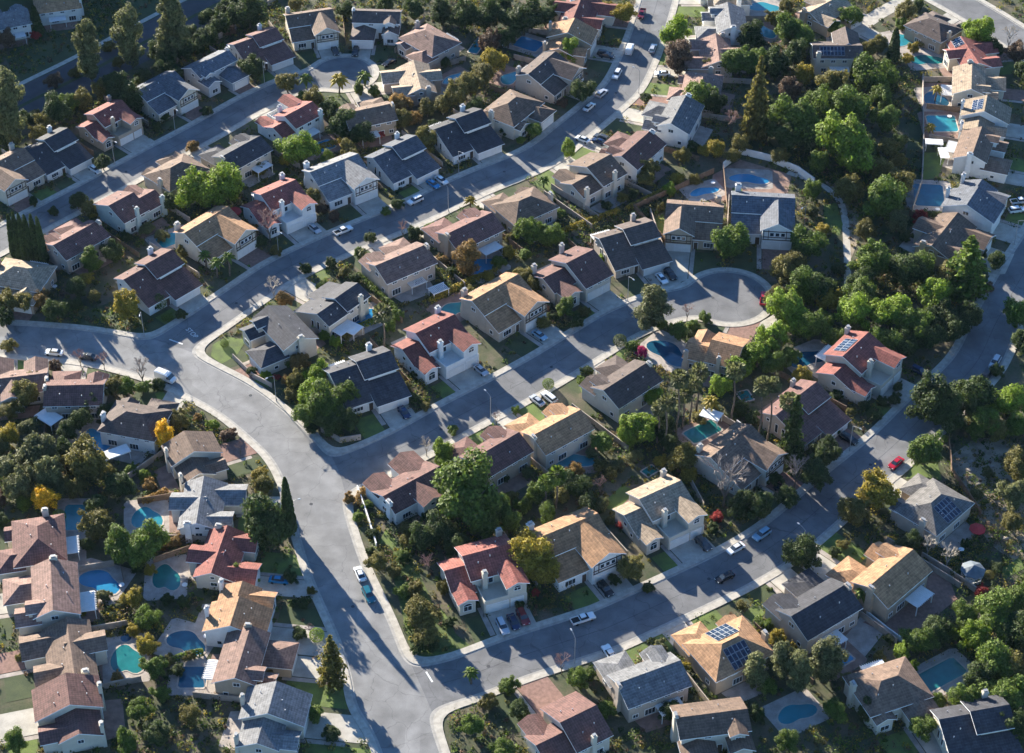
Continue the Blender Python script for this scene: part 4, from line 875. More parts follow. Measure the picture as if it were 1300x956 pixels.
def tree(kind, cx, cy, r, col, top=None):
    TI[0] += 1; i = TI[0]; s = S(cy); R = r / s * 1.12; k0 = kind
    if kind == 'B' and R < 2.5: kind = 'S'
    if kind in 'BS': H = R * (.7 if kind == 'S' else 1.02) + (0 if kind == 'S' else .5); base = P(cx, cy, H)
    elif kind == 'N': H = R * 1.15 + 1.2; base = P(cx, cy, H)
    elif kind == 'R': H = R * .8; base = P(cx, cy, H)
    elif kind in 'EFC': base = P(cx, cy); H = height_at(base, top); R = r / s * 1.05      # cy is the foot, top is the tip
    else: base = P(cx, cy); H = max(2.5, height_at(base, top))                             # palm: cy foot, top crown centre
    base.z = 0; x, y = (cx, cy) if kind not in 'EFCPQ' else (cx, (cy + top) / 2)
    nm, on, cat = KN[kind]; size = 'small' if R < 2.6 else 'large' if R > 4.6 else 'medium'
    if kind == 'R': nm = 'clipped shrub'
    if kind in 'PQC': size = 'short' if H < 8 else 'tall'
    pre = f"{size} {LN[col]} {nm}".replace('tall tall', 'tall').replace('short tall', 'short').replace('tall oval', 'oval')
    root = thing(on, nearest_ref(x, y, USED, pre, 14), cat, (base.x, base.y, 0), 0, f"{cat}s among the houses"); TREES.append((x, y, root))
    pk = ('L' if col in 'petoyY' or i % 3 == 0 or kind == 'S' else 'B') if kind in 'BS' else kind; me = PM[pk][(i * 7 + i // 4) % len(PM[pk])]
    c = bpy.data.objects.new('crown', me); COL.objects.link(c); c.parent = root; c.rotation_euler = (0, 0, (i * 2.399) % 6.28)
    j = .85 + .3 * ((i * 37) % 11) / 11; cc = LC[col]; c.color = (cc[0] * j, cc[1] * j, cc[2] * j, 1)
    c.material_slots[0].link = 'OBJECT'; c.material_slots[0].material = M['twig' if kind == 'N' else 'leaf']
    t = None
    if kind in 'BS': c.location = (0, 0, H); a_ = .85 + .3 * ((i * 17) % 9) / 9; c.scale = (R * a_, R / a_, R * ((.95 if kind == 'B' else .8) + .28 * ((i * 13) % 7) / 7)); ts = (R * .9, R * .9, H / 1.05)
    elif kind == 'N': c.location = (0, 0, H); c.scale = (R * .8,) * 3; ts = (R * .5, R * .5, H * .62)
    elif kind == 'R': c.location = (0, 0, H); c.scale = (R, R, R * .9); ts = (R * .4, R * .4, H)
    elif kind == 'E': c.location = (0, 0, H * .56); c.scale = (R * 1.35, R * 1.35, H * .335); ts = (2.2, 2.2, H * .6)
    elif kind == 'F': c.location = (0, 0, H * .08); c.scale = (R, R, H * .92 / 3.4); ts = (2.4, 2.4, H * .6)
    elif kind == 'C': c.location = (0, 0, .2); c.scale = (R, R, H / 6.1); ts = (1.5, 1.5, H * .4)
    else:
        c.location = (0, 0, H); q = r / s * 1.1; c.scale = (q, q, q)
        kk = round(H); PT.setdefault(kk, palm_trunk(kk)); t = link('trunk', PT[kk], root, M['bark']); t.scale = (1, 1, H / kk)
    if t is None: t = link('trunk', TM[i % 3], root, M['barkpale' if kind == 'N' and col == 'w' else 'bark']); t.scale = ts
T = """
E 117 105 16 e 28|E 168 86 17 e 10|E 222 80 20 e -8|B 200 62 14 d|B 212 72 13 d|B 182 98 13 d|B 145 122 12 d|B 126 112 11 p|B 252 52 13 d|B 266 44 12 d|B 300 5 14 d|B 284 12 13 d|B 82 130 12 g|B 36 150 12 d|B 50 168 12 p|B 222 90 11 d|B 300 60 9 d|E 17 186 20 e 94|B 73 137 18 d|B 67 101 11 t|B 147 104 18 d|B 168 124 18 d|B 55 155 12 p|B 104 124 12 p|B 90 126 10 g|B 244 185 9 o|B 208 148 7 d|C 48 44 8 d 8|B 8 48 11 t|B 45 44 7 r|B 25 195 8 d|B 38 206 8 d|B 130 205 10 d|B 199 160 7 d|B 138 58 9 p|B 95 92 8 p|B 150 78 8 p|B 205 88 11 d|B 234 62 14 d|B 240 42 12 d|B 262 20 11 d|B 45 145 9 p|B 5 175 10 d
B 315 14 20 d|B 279 30 13 d|B 290 38 9 t|B 321 84 15 d|B 364 102 14 p|B 385 122 9 g|B 398 124 13 p|B 418 137 13 d|B 434 156 17 d|Q 389 113 11 g 98|Q 431 121 14 y 99|Q 463 109 12 g 95|B 377 187 20 b|B 362 202 9 y|B 256 238 26 b|B 287 232 25 b|B 508 129 14 o|B 511 151 12 p|B 495 160 9 y|B 482 168 8 r|B 457 168 14 d|B 442 186 11 p|B 448 200 10 p|B 262 140 8 d|B 490 6 12 d|B 376 4 9 p|B 440 12 11 d|B 457 25 8 g|B 455 112 8 g|B 475 115 8 g|B 340 190 8 d|B 330 215 10 p|B 415 200 10 g
B 665 21 22 d|B 621 51 14 t|B 627 74 16 y|B 613 90 15 p|B 597 103 16 p|B 580 117 16 p|B 562 130 14 p|B 645 45 14 d|B 602 136 12 d|B 620 18 17 d|B 590 18 17 d|B 560 12 14 d|B 640 10 15 d|B 693 18 15 d|B 542 135 12 p|B 526 148 10 o|B 539 177 15 p|B 721 63 14 b|B 739 112 15 d|B 678 163 10 g|B 721 187 11 b|B 641 163 9 d|B 619 150 11 o|B 715 130 7 t|B 661 177 6 g|B 775 8 9 y|B 550 160 9 d|B 525 10 12 d|B 705 5 10 d|B 565 78 8 d
B 858 39 17 b|B 791 14 14 y|E 860 92 17 t 52|B 955 45 17 d|B 935 74 20 g|B 960 76 17 g|B 897 80 10 p|B 985 80 18 d|B 1010 68 16 d|B 1004 34 18 g|B 986 22 12 p|B 1020 48 14 g|B 1002 112 15 t|B 1022 94 13 y|F 957 178 20 p 70|N 929 150 17 k|B 890 117 20 g|B 907 130 14 d|B 1012 150 27 g|B 1000 170 20 d|B 1036 138 22 g|B 908 187 12 y|B 893 190 9 y|B 940 182 12 p|B 823 212 14 p|B 820 123 8 d|B 930 196 10 p|B 972 135 14 d|B 998 8 10 p|B 975 160 14 d|B 880 185 9 d|B 1030 175 18 d|B 990 195 12 p|B 925 30 8 g|B 1040 205 14 g|B 868 195 10 p
B 1110 94 24 g|B 1120 119 17 g|B 1077 135 25 g|B 1075 178 33 b|B 1126 148 18 g|B 1058 104 20 p|B 1044 128 18 g|B 1243 36 19 b|N 1283 42 16 w|B 1291 66 14 t|B 1300 88 14 d|C 1133 77 8 d 36|C 1082 100 4 d 74|B 1115 56 12 p|B 1160 60 8 y|B 1153 73 8 y|B 1081 18 14 g|B 1063 34 10 g|B 1150 12 14 p|B 1166 6 8 d|B 1266 60 10 d|Q 1187 128 9 y 112|Q 1180 170 9 y 160|B 1140 203 10 p|B 1121 216 16 p|B 1105 210 14 p|B 1226 216 6 y|B 1100 190 16 d|B 1100 60 12 p|B 1130 100 12 d|B 1140 180 12 d|B 1150 225 12 p|B 1128 185 14 p|B 1225 86 7 d|B 1262 88 8 d|B 1145 30 9 g
C 20 326 6 d 273|C 27 329 6 d 271|C 34 331 6 d 272|C 41 332 6 d 273|C 49 331 6 d 273|C 57 334 6 d 276|B 98 253 11 d|B 113 263 11 p|B 119 270 8 y|B 205 236 9 y|B 214 256 12 d|E 118 345 12 g 316|B 143 318 13 d|B 110 352 9 y|B 98 364 13 d|B 8 382 15 p|B 30 380 14 p|B 51 379 12 o|B 71 391 14 d|B 6 402 12 d|B 96 386 10 d|B 160 386 18 y|R 200 382 11 g|B 230 398 8 d|B 186 290 10 e|B 205 298 9 e|B 232 318 8 p|B 10 438 10 p|Q 262 340 10 g 322|Q 276 352 11 g 332|Q 292 350 11 g 325|B 230 335 9 p|B 178 275 9 p|B 160 300 8 d|B 212 402 7 g|B 120 375 8 p|B 68 268 7 d|B 42 255 7 d
N 340 278 24 k|B 318 290 10 o|B 396 251 12 p|B 410 264 8 t|B 424 274 8 t|N 346 360 16 w|B 361 378 11 o|N 511 287 12 k|Q 461 328 8 e 321|B 420 334 8 d|B 436 345 8 p|B 451 353 8 d|P 488 444 13 e 397|B 402 414 7 b|B 412 426 8 b|B 425 434 8 b|B 505 399 9 g|R 285 436 5 g|B 495 412 9 g|B 330 305 9 d|B 350 318 8 p|B 490 268 7 g|B 505 258 8 d|B 388 340 8 d|B 470 300 8 d|B 455 320 7 g|B 408 362 7 g|B 440 425 8 p|B 452 380 7 g
B 674 290 18 g|B 699 298 13 g|E 593 350 15 o 308|B 562 330 8 o|B 667 321 9 g|B 633 332 10 g|B 665 348 14 p|B 677 362 11 p|B 527 295 10 d|B 546 288 8 g|Q 597 262 9 y 254|B 640 286 7 p|B 766 328 8 b|B 718 389 12 g|B 732 408 9 d|Q 690 238 9 g 227|B 650 300 8 p|B 645 320 9 y|B 700 255 7 d|B 655 375 9 d|B 620 350 8 y|B 575 345 9 d|B 548 345 8 d|B 690 410 9 p|B 705 402 8 d|B 607 268 8 d|B 710 270 8 g|B 770 260 8 d|B 600 370 9 p|B 742 395 8 p
B 857 298 11 y|B 930 304 21 g|E 825 418 21 e 364|B 895 403 9 g|N 873 392 11 k|B 840 410 9 g|B 862 418 12 g|B 880 412 9 g|R 787 432 8 d|B 1032 240 13 g|B 1030 266 10 e|B 1026 306 20 g|B 994 340 18 p|B 1022 362 22 g|B 1002 393 24 b|B 984 424 19 b|B 1030 410 20 g|B 860 226 10 y|B 820 226 11 p|B 882 228 8 p|B 850 240 9 b|B 805 245 8 d|B 1010 330 14 p|B 1045 290 10 y|B 985 375 14 p|B 838 262 7 p|B 790 250 8 p|B 775 290 7 d|B 935 262 7 p|B 845 330 8 d|B 910 300 6 p
F 1222 372 34 g 300|B 1210 345 22 p|B 1079 238 19 p|B 1124 252 26 g|B 1141 234 18 p|B 1108 330 23 g|B 1150 340 24 d|B 1095 375 22 g|B 1130 392 26 b|B 1086 396 22 b|B 1187 372 22 b|B 1160 408 24 g|B 1195 400 20 d|B 1120 430 20 g|B 1127 434 13 y|B 1212 415 18 d|B 1045 365 18 d|B 1052 380 14 y|B 1046 405 14 g|B 1266 330 12 d|B 1294 396 20 g|B 1168 275 10 r|B 1150 300 9 d|B 1100 290 14 p|B 1170 340 20 g|B 1095 355 16 d|B 1230 400 16 d|B 1180 425 18 d|B 1150 435 16 d|B 1065 340 10 d|B 1140 280 14 e|B 1298 430 14 d|B 1245 320 9 d|B 1255 365 8 t|B 1060 425 14 g|B 1085 420 12 p
B 8 552 16 y|B 70 465 9 t|N 100 450 12 k|N 130 453 12 k|N 178 465 20 m|B 45 482 14 p|B 30 500 18 p|B 12 520 14 p|B 125 492 14 p|B 145 488 13 p|B 160 490 12 g|B 115 512 14 d|B 100 530 15 d|B 85 546 13 d|B 182 490 10 g|B 201 488 9 d|B 110 583 27 p|B 207 552 16 Y|B 228 532 13 p|B 215 538 9 t|B 46 575 26 e|B 15 590 20 e|B 62 602 20 e|B 24 614 21 e|B 57 630 17 Y|B 30 636 12 g|B 0 630 12 t|B 150 615 17 d|B 120 640 14 d|B 96 617 14 p|B 166 595 9 g|B 184 602 8 b|B 251 530 6 o|B 82 572 14 d|B 78 618 13 e|B 35 540 12 e|B 140 600 10 p|B 65 520 10 d|B 0 570 12 e|B 190 615 9 o|B 135 520 12 d|B 245 548 9 e
B 381 457 13 o|B 402 474 14 b|B 376 480 12 p|B 414 512 24 g|B 396 500 18 b|B 390 524 16 g|B 434 500 17 g|B 440 530 14 d|B 418 536 16 d|B 405 488 14 b|B 337 475 7 b|B 351 478 5 r|B 364 482 8 o|B 370 500 9 p|B 330 600 11 y|B 334 614 13 p|B 333 662 31 d|C 368 676 9 d 607|B 443 632 8 o|B 466 640 7 g|B 270 538 8 b|B 290 550 10 t|N 304 565 10 k|B 365 458 9 g|B 352 462 7 g|B 395 542 9 d|B 320 470 7 d|B 425 545 10 d|B 500 500 8 d|B 515 490 8 p|B 455 655 8 g|B 290 655 8 o|B 480 485 6 p
B 563 574 15 b|B 598 622 42 g|B 570 640 16 g|B 630 645 18 g|N 541 562 13 w|R 696 487 7 g|N 630 528 8 k|B 738 482 7 g|B 764 560 14 g|P 706 645 13 g 602|P 692 645 11 g 612|B 681 626 14 g|B 729 597 13 o|B 731 614 16 d|B 747 636 13 d|N 762 612 14 k|B 670 600 9 e|B 665 640 12 g|B 648 632 12 p|B 712 628 12 p|B 545 610 10 p|B 555 640 12 d|B 640 605 8 d|B 575 545 8 g|B 525 505 8 d|B 540 515 7 p|B 530 472 8 d|B 655 520 6 g|B 762 590 10 p|B 745 470 8 d|B 752 575 9 e|B 695 650 13 g|B 765 640 10 e
P 858 552 13 e 480|P 884 522 13 e 472|P 875 538 13 e 487|P 843 572 12 e 510|P 834 563 11 e 517|P 928 536 13 e 470|P 961 566 13 e 489|P 973 568 11 e 488|P 995 572 13 e 509|P 866 545 11 e 500|Q 902 525 13 y 508|B 812 539 23 b|B 800 550 14 b|B 828 500 12 b|B 842 540 16 d|B 936 468 17 b|B 915 488 15 b|B 962 446 20 b|F 1003 588 19 d 500|B 868 580 18 p|B 875 603 12 y|N 922 600 42 m|N 1012 592 24 m|B 1037 600 20 d|B 966 642 18 d|B 985 460 15 g|B 1018 478 12 y|B 806 578 10 e|B 785 590 9 e|B 803 438 9 g|B 815 446 8 M|B 850 560 12 d|B 888 530 10 p|B 940 640 16 d|B 1050 575 14 d|B 1000 630 14 d|B 825 620 9 d|B 775 600 9 p|B 955 530 10 d|B 908 520 10 d|B 980 440 14 p|B 1005 450 12 g|B 940 520 11 d|B 840 585 10 y|B 878 425 7 d|B 770 470 7 d|B 982 605 12 d
B 1183 506 28 d|B 1231 500 27 d|B 1206 524 22 d|B 1176 568 23 g|B 1283 508 21 b|B 1252 530 18 g|B 1293 592 22 p|B 1115 622 24 y|B 1084 646 20 p|B 1066 536 10 r|B 1081 521 7 p|B 1047 567 13 d|B 1136 506 9 d|B 1110 526 9 d|B 1098 514 8 d|B 1200 556 5 b|B 1265 545 14 p|B 1240 545 12 g|B 1290 625 20 e|B 1285 660 14 p|B 1055 545 10 d|B 1290 540 14 g|B 1120 510 8 d|B 1060 450 10 p|B 1140 490 7 d|B 1030 500 8 p|B 1062 500 9 d|B 1265 470 10 d|B 1255 600 8 e|B 1240 625 8 e
B 122 664 21 p|B 150 690 22 g|B 181 691 25 g|R 75 655 8 b|B 169 757 14 y|B 185 784 14 g|B 132 755 9 e|B 103 776 8 y|B 186 819 14 y|B 196 846 16 g|B 148 860 9 o|R 143 782 5 d|B 155 766 7 e|B 190 724 8 y|B 205 692 9 o|B 222 686 9 o|B 238 680 9 t|B 212 760 9 d|B 232 764 9 d|B 215 838 8 p|B 240 832 8 p|B 110 690 10 d|B 175 720 8 d|B 0 660 10 d|B 170 800 10 y|B 225 850 10 d|B 120 860 8 d|B 48 740 5 d|B 30 735 6 g|B 25 835 6 p|B 205 880 12 g|B 175 900 14 g|B 200 930 16 d|B 240 905 14 p|B 160 940 14 g|B 20 940 14 g
B 275 731 12 g|B 295 727 13 g|B 315 733 12 g|B 368 732 10 d|R 402 806 9 b|B 380 803 10 d|N 393 797 9 k|F 423 868 20 p 806|B 341 858 9 o|B 302 810 7 g|B 479 711 13 p|B 473 677 8 d|B 515 685 9 p|B 492 655 8 d|B 500 725 10 p|B 512 750 11 g|B 525 790 11 g|B 510 705 9 g|B 385 768 6 d|B 395 750 6 p|B 290 860 8 g|B 400 905 12 g|B 420 930 12 d|B 285 835 6 d|B 530 822 9 d|B 470 700 6 d
B 538 679 18 d|N 543 712 15 k|B 536 776 22 p|B 540 803 16 p|B 527 747 11 p|B 560 668 20 d|B 578 690 15 d|B 617 664 20 g|B 648 662 14 g|B 674 703 30 y|B 692 722 21 y|B 650 690 12 d|N 713 838 15 k|Q 598 868 11 g 852|B 735 860 14 g|B 748 856 9 g|B 595 700 12 d|B 545 655 12 d|B 520 670 12 p|B 505 640 7 p|B 563 745 10 p|B 550 820 8 d|B 570 790 8 d|B 680 752 6 r|B 690 765 7 d|B 660 768 7 d|B 772 700 7 d|B 645 870 13 g|B 660 900 14 d|B 620 890 12 p|B 770 900 12 g|B 600 920 14 g|B 850 900 14 d|B 640 950 14 g
B 801 718 17 p|B 1020 700 22 d|B 911 656 8 r|B 881 806 9 M|B 838 822 11 e|B 863 846 11 y|B 828 814 6 d|B 973 794 9 g|B 987 810 12 y|B 1000 826 12 y|B 964 790 8 g|E 957 872 15 e 834|E 990 862 17 e 818|E 1013 878 15 e 832|E 1042 866 18 e 820|B 942 768 7 p|B 823 745 8 d|B 780 735 8 d|B 905 670 8 d|B 790 665 8 r|B 952 640 8 d|B 775 660 7 p|B 975 870 12 g|B 1060 900 14 g|B 960 905 12 d|B 1000 940 14 g|B 1170 920 16 g|B 1190 890 12 g|B 1100 900 14 d
B 1155 688 13 d|N 1180 688 15 w|N 1205 700 18 w|Q 1092 770 13 g 750|B 1190 797 19 d|B 1168 812 17 g|B 1146 826 13 b|B 1157 845 10 b|B 1247 750 10 r|R 1256 730 6 p|B 1238 806 19 b|B 1226 780 16 g|B 1268 780 27 g|B 1290 758 18 g|B 1295 800 24 d|B 1262 840 26 g|B 1292 852 22 p|B 1246 860 20 d|E 1052 862 17 e 816|B 1076 860 9 e|B 1093 858 11 t|B 1116 836 10 p|R 1130 810 6 d|B 1215 725 8 d|B 1265 720 9 d|B 1210 800 12 g|B 1280 880 24 g|B 1230 890 20 g|B 1290 920 22 d|B 1262 752 12 d|B 1060 700 8 d|B 1070 690 8 p|B 1225 690 7 d|B 1150 705 8 p
"""
SKIPPED = []
for line in T.strip().split('\n'):
    for e in line.split('|'):
        f = e.split(); k, cx, cy, r, col = f[0], float(f[1]), float(f[2]), float(f[3]), f[4]
        g = P(cx, cy, 0 if k in 'EFCPQ' else 2.5)
        if k in 'EFCPQ' or F1(g.x, g.y) > .6: tree(k, cx, cy, r, col, float(f[5]) if len(f) > 5 else None)
        else: tree(k, cx, cy, r, col, None)
# clipped hedges along the back yards
HEDGES = [([(545, 386), (570, 372), (596, 359), (632, 346)], 'y', 'long yellow-green hedge behind the red and orange middle houses'), ([(706, 299), (745, 284), (785, 270)], 'y', 'trimmed yellow-green hedge between middle street and cul-de-sac yards'),
 ([(795, 268), (820, 256), (846, 243)], 'y', 'yellow-green hedge above the fence near the cul-de-sac lawn'), ([(455, 352), (480, 374), (502, 394)], 'g', 'green hedge beside the charcoal house above the patio pool'), ([(440, 424), (470, 412), (500, 400)], 'g', 'green hedge below the charcoal house with the blue pool'),
 ([(225, 330), (250, 318), (262, 312)], 'p', 'olive hedge above the dark roofed corner house'), ([(205, 692), (225, 684), (246, 678)], 't', 'brownish hedge below the white pool deck'), ([(205, 845), (235, 836), (258, 830)], 'g', 'clipped hedge between the two lowest pool yards'),
 ([(403, 190), (425, 184), (445, 176)], 'y', 'yellow-green hedge along the small pool of the red tile house'), ([(180, 640), (200, 632), (212, 625)], 'o', 'orange brown hedge beside the grey single gabled house'), ([(366, 770), (395, 764)], 'd', 'low dark hedge beside the orange house driveway'),
 ([(1165, 58), (1190, 62), (1206, 56)], 'p', 'olive hedge above the red tile house with solar panels'), ([(1165, 275), (1190, 275), (1208, 278)], 'd', 'dark hedge between the dark pool and the brown corner house'), ([(830, 578), (845, 592), (858, 608)], 'd', 'dark hedge beside the small green hot tub'),
 ([(420, 128), (440, 150), (452, 168)], 'g', 'green hedge between the palm cul-de-sac houses'), ([(318, 210), (340, 202), (358, 208)], 'e', 'grey-green hedge above the red tile middle street house'), ([(1000, 20), (1005, 45), (1010, 62)], 'g', 'tall green hedge beside the upper pools'), ([(470, 620), (458, 628), (452, 645)], 'o', 'orange-tinged hedge on the main road corner')]
for pts, col, label in HEDGES:
    L = [P(*q) for q in pts]; o = L[0]; C = []; N_ = []
    for a, b in zip(L[:-1], L[1:]):
        d = b - a; n = int(d.length * 70); t = RNG.uniform(0, 1, n); nn = np.array([-d.y, d.x, 0]) / d.length
        ang = RNG.uniform(0, math.pi, n); w_ = np.cos(ang) * .8 * RNG.uniform(.8, 1.1, n); h = np.sin(ang) ** .5 * 1.7 * RNG.uniform(.75, 1.05, n)
        C.append(np.array(a - o)[None] + np.array(d)[None] * t[:, None] + nn[None] * w_[:, None] + np.array([0, 0, 1])[None] * h[:, None]); N_.append(nn[None] * np.cos(ang)[:, None] + np.array([0, 0, 1])[None] * np.sin(ang)[:, None])
    V = leaves(np.concatenate(C), .2, np.concatenate(N_)); r = link('hedge', quads('hedge', V), None, M['leaf'], o); r.color = (*LC[col], 1)
    tag(r, label, 'hedge', 'hedges in the back yards')
# uncountable undergrowth between the houses
bb = [(min(p[0] for p in q), max(p[0] for p in q), min(p[1] for p in q), max(p[1] for p in q), q) for q in EXCL]
cells = {}
lx = [(min(p[0] for p in q), max(p[0] for p in q), min(p[1] for p in q), max(p[1] for p in q), q) for q in LAWNX]
for q in bb:
    for i in range(int(q[0] // 12), int(q[1] // 12) + 1):
        for j in range(int(q[2] // 12), int(q[3] // 12) + 1): cells.setdefault((i, j), []).append(q)
rr = random.Random(5); C = {k: [] for k in 'dgbpyt'}
hc = np.array([(h['c'].x, h['c'].y) for h in HOUSES])
for _ in range(95000):
    y = -150 + 400 * rr.random() ** 1.15; x = rr.uniform(-175, 175)
    sx, sy = proj((x, y, 0))
    if not (-20 < sx < 1320 and -20 < sy < 975): continue
    if F1(x, y) < 2.6: continue
    if sx < 420 and sy < 170 and min(seg_dist(np.array([x]), np.array([y]), [(p.x, p.y) for p in hwy])) < 12: continue
    if any(q[0] < x < q[1] and q[2] < y < q[3] and inpoly(x, y, q[4]) for q in cells.get((int(x // 12), int(y // 12)), [])): continue
    if any(q[0] < x < q[1] and q[2] < y < q[3] and inpoly(x, y, q[4]) for q in lx) and rr.random() > .12: continue
    n1 = math.sin(x * .11 + 3 * math.sin(y * .07)) + math.sin(y * .13 + 2 * math.sin(x * .05))
    if rr.random() > .5 + .25 * n1 + (.3 if 1060 < sx < 1165 and 180 < sy < 310 or sx > 1200 and sy > 560 else 0): continue
    C[rr.choice('dddggppyt' if n1 > -.5 else 'ddgppt')].append((x, y, rr.choice((.4, .5, .6, .7, .8, 1.0, 1.3, 1.6)) * (1.25 if n1 > .6 else 1)))
for k, lst in C.items():
    if not lst: continue
    A = np.array(lst); m_ = 24; n = len(A) * m_; q = RNG.normal(size=(n, 3)); q /= np.linalg.norm(q, axis=1)[:, None]; q[:, 2] = np.abs(q[:, 2])
    rad = np.repeat(A[:, 2], m_); cen = np.stack([np.repeat(A[:, 0], m_), np.repeat(A[:, 1], m_), rad * .1], 1) + q * (rad * RNG.uniform(.5, 1.1, n))[:, None]
    o = link('undergrowth', quads('undergrowth', leaves(cen, .17, q)), None, M['leaf']); o.color = (*LC[k], 1); o['kind'] = 'stuff'
# ---------------------------------------------------------------- cars
def prof_mesh(name, prof, hw, m=None, tuck=.0, bev=.07):
    bm = bmesh.new(); n = len(prof)
    L = [bm.verts.new((x, -hw + tuck * max(0, z - .9), z)) for x, z in prof]; R = [bm.verts.new((x, hw - tuck * max(0, z - .9), z)) for x, z in prof]
    bm.faces.new(L); bm.faces.new(list(reversed(R)))
    for i in range(n): bm.faces.new((L[i], R[i], R[(i + 1) % n], L[(i + 1) % n])[::-1])
    bmesh.ops.recalc_face_normals(bm, faces=bm.faces)
    if bev: bmesh.ops.bevel(bm, geom=list(bm.edges), offset=bev, segments=2, affect='EDGES', clamp_overlap=True)
    me = bpy.data.meshes.new(name); bm.to_mesh(me); bm.free(); me.materials.append(m)
    me.polygons.foreach_set('use_smooth', [False] * len(me.polygons)); return me
def wheel_mesh():
    mb = MB(); n = 14; vs = []
    for y, r in ((-.11, .27), (-.11, .33), (.11, .33), (.11, .27)): vs += [(math.cos(6.283 * i / n) * r, y, math.sin(6.283 * i / n) * r) for i in range(n)]
    fs = [(k * n + i, k * n + (i + 1) % n, (k + 1) * n + (i + 1) % n, (k + 1) * n + i) for k in range(3) for i in range(n)]
    mb.add(vs, fs, 0); mb.add([(math.cos(6.283 * i / n) * .23, y, math.sin(6.283 * i / n) * .23) for y in (-.09, .09) for i in range(n)], [tuple(range(n)), tuple(range(n, 2 * n))], 1)
    mb.add([v for v in vs[:n]] + [v for v in vs[3 * n:]], [tuple(range(n)), tuple(range(n, 2 * n))], 0)
    return mb.mesh('wheel', (M['rubber'], M['alu']))
WM = wheel_mesh()
def lightm(name, w_, m):
    mb = MB(); mb.box(-.04, .04, -w_ / 2, w_ / 2, -.08, .08); return mb.mesh(name, (m,))
HL = lightm('headlight', .38, M['lens']); TLm = bpy.data.materials.new('tail_lens'); TLm.use_nodes = True; TLm.node_tree.nodes["Principled BSDF"].inputs[0].default_value = (.35, .01, .01, 1); TLL = lightm('taillight', .3, TLm)
CARS = {}
def car_parts(kind):
    if kind in CARS: return CARS[kind]
    if kind == 'sedan':
        body = prof_mesh('body', [(-2.3, .32), (-2.35, .72), (-2.2, .92), (-1.45, .98), (1.0, .95), (2.1, .80), (2.32, .62), (2.3, .3)], .90)
        glass = prof_mesh('cabin_glass', [(-1.75, .93), (-1.0, 1.36), (.35, 1.38), (1.25, .93)], .78, M['glass'], .35); roof = prof_mesh('roof_panel', [(-1.05, 1.33), (-.95, 1.43), (.3, 1.45), (.45, 1.35)], .70, None, .4, .03); L = 2.3; wb = 1.42
    elif kind == 'suv':
        body = prof_mesh('body', [(-2.35, .38), (-2.4, .85), (-2.32, 1.08), (1.05, 1.08), (2.2, .98), (2.4, .75), (2.38, .36)], .95)
        glass = prof_mesh('cabin_glass', [(-2.25, 1.05), (-2.05, 1.62), (.35, 1.64), (1.15, 1.05)], .86, M['glass'], .22); roof = prof_mesh('roof_panel', [(-2.05, 1.6), (-1.95, 1.73), (.3, 1.74), (.45, 1.62)], .80, None, .25, .03); L = 2.38; wb = 1.45
    elif kind == 'van':
        body = prof_mesh('body', [(-2.7, .4), (-2.75, 2.2), (-2.6, 2.4), (.9, 2.4), (1.5, 2.1), (2.1, 1.3), (2.75, 1.05), (2.8, .4)], 1.0)
        glass = prof_mesh('cabin_glass', [(1.0, 1.3), (1.1, 2.05), (1.5, 2.12), (2.12, 1.32)], 1.02, M['glass'], 0, .02); roof = prof_mesh('roof_panel', [(-2.4, 2.38), (-2.3, 2.5), (.5, 2.5), (.6, 2.38)], .7, None, .0, .03); L = 2.75; wb = 1.7
    else:
        body = prof_mesh('body', [(-2.75, .45), (-2.8, .78), (-.78, .80), (-.7, 1.05), (1.3, 1.05), (2.6, .98), (2.8, .78), (2.78, .42)], .97)
        glass = prof_mesh('cabin_glass', [(-.72, 1.03), (-.6, 1.6), (.6, 1.62), (1.3, 1.03)], .86, M['glass'], .25); roof = prof_mesh('roof_panel', [(-.65, 1.58), (-.55, 1.71), (.5, 1.72), (.68, 1.6)], .80, None, .25, .03); L = 2.77; wb = 1.75
    parts = [('body', body, 'P', (0, 0, 0), 0), ('cabin_glass', glass, None, (0, 0, 0), 0), ('roof_panel', roof, 'P', (0, 0, 0), 0)]
    if kind == 'pickup':
        mb = MB()
        for s_ in (-1, 1): mb.box(-2.75, -.8, s_ * .95, s_ * .83, .78, 1.1)
        mb.box(-2.78, -2.68, -.95, .95, .78, 1.1); b2 = mb.mesh('bed_side'); parts.append(('bed_side', b2, 'P', (0, 0, 0), 0))
        mb = MB(); mb.box(-2.66, -.82, -.82, .82, .80, .84); parts.append(('bed_floor', mb.mesh('bed_floor', (M['rubber'],)), None, (0, 0, 0), 0))
    for x in (-wb, wb):
        for y in (-.84, .84): parts.append(('wheel', WM, None, (x, y * (1.05 if kind != 'sedan' else 1), .33), 0))
    for y in (-.62, .62): parts.append(('headlight', HL, None, (L - .01, y, .68 if kind == 'sedan' else .8), 0)); parts.append(('taillight', TLL, None, (-L - .02, y, .75 if kind == 'sedan' else .85), 0))
    CARS[kind] = parts; return parts
CC = {'white': (.72, .72, .70), 'silver': (.42, .43, .45), 'black': (.012, .012, .014), 'dark grey': (.06, .065, .07), 'navy': (.015, .03, .08), 'bright blue': (.02, .20, .40), 'teal': (.01, .12, .16), 'red': (.45, .015, .03), 'dark red': (.16, .01, .015), 'light blue': (.25, .40, .50)}
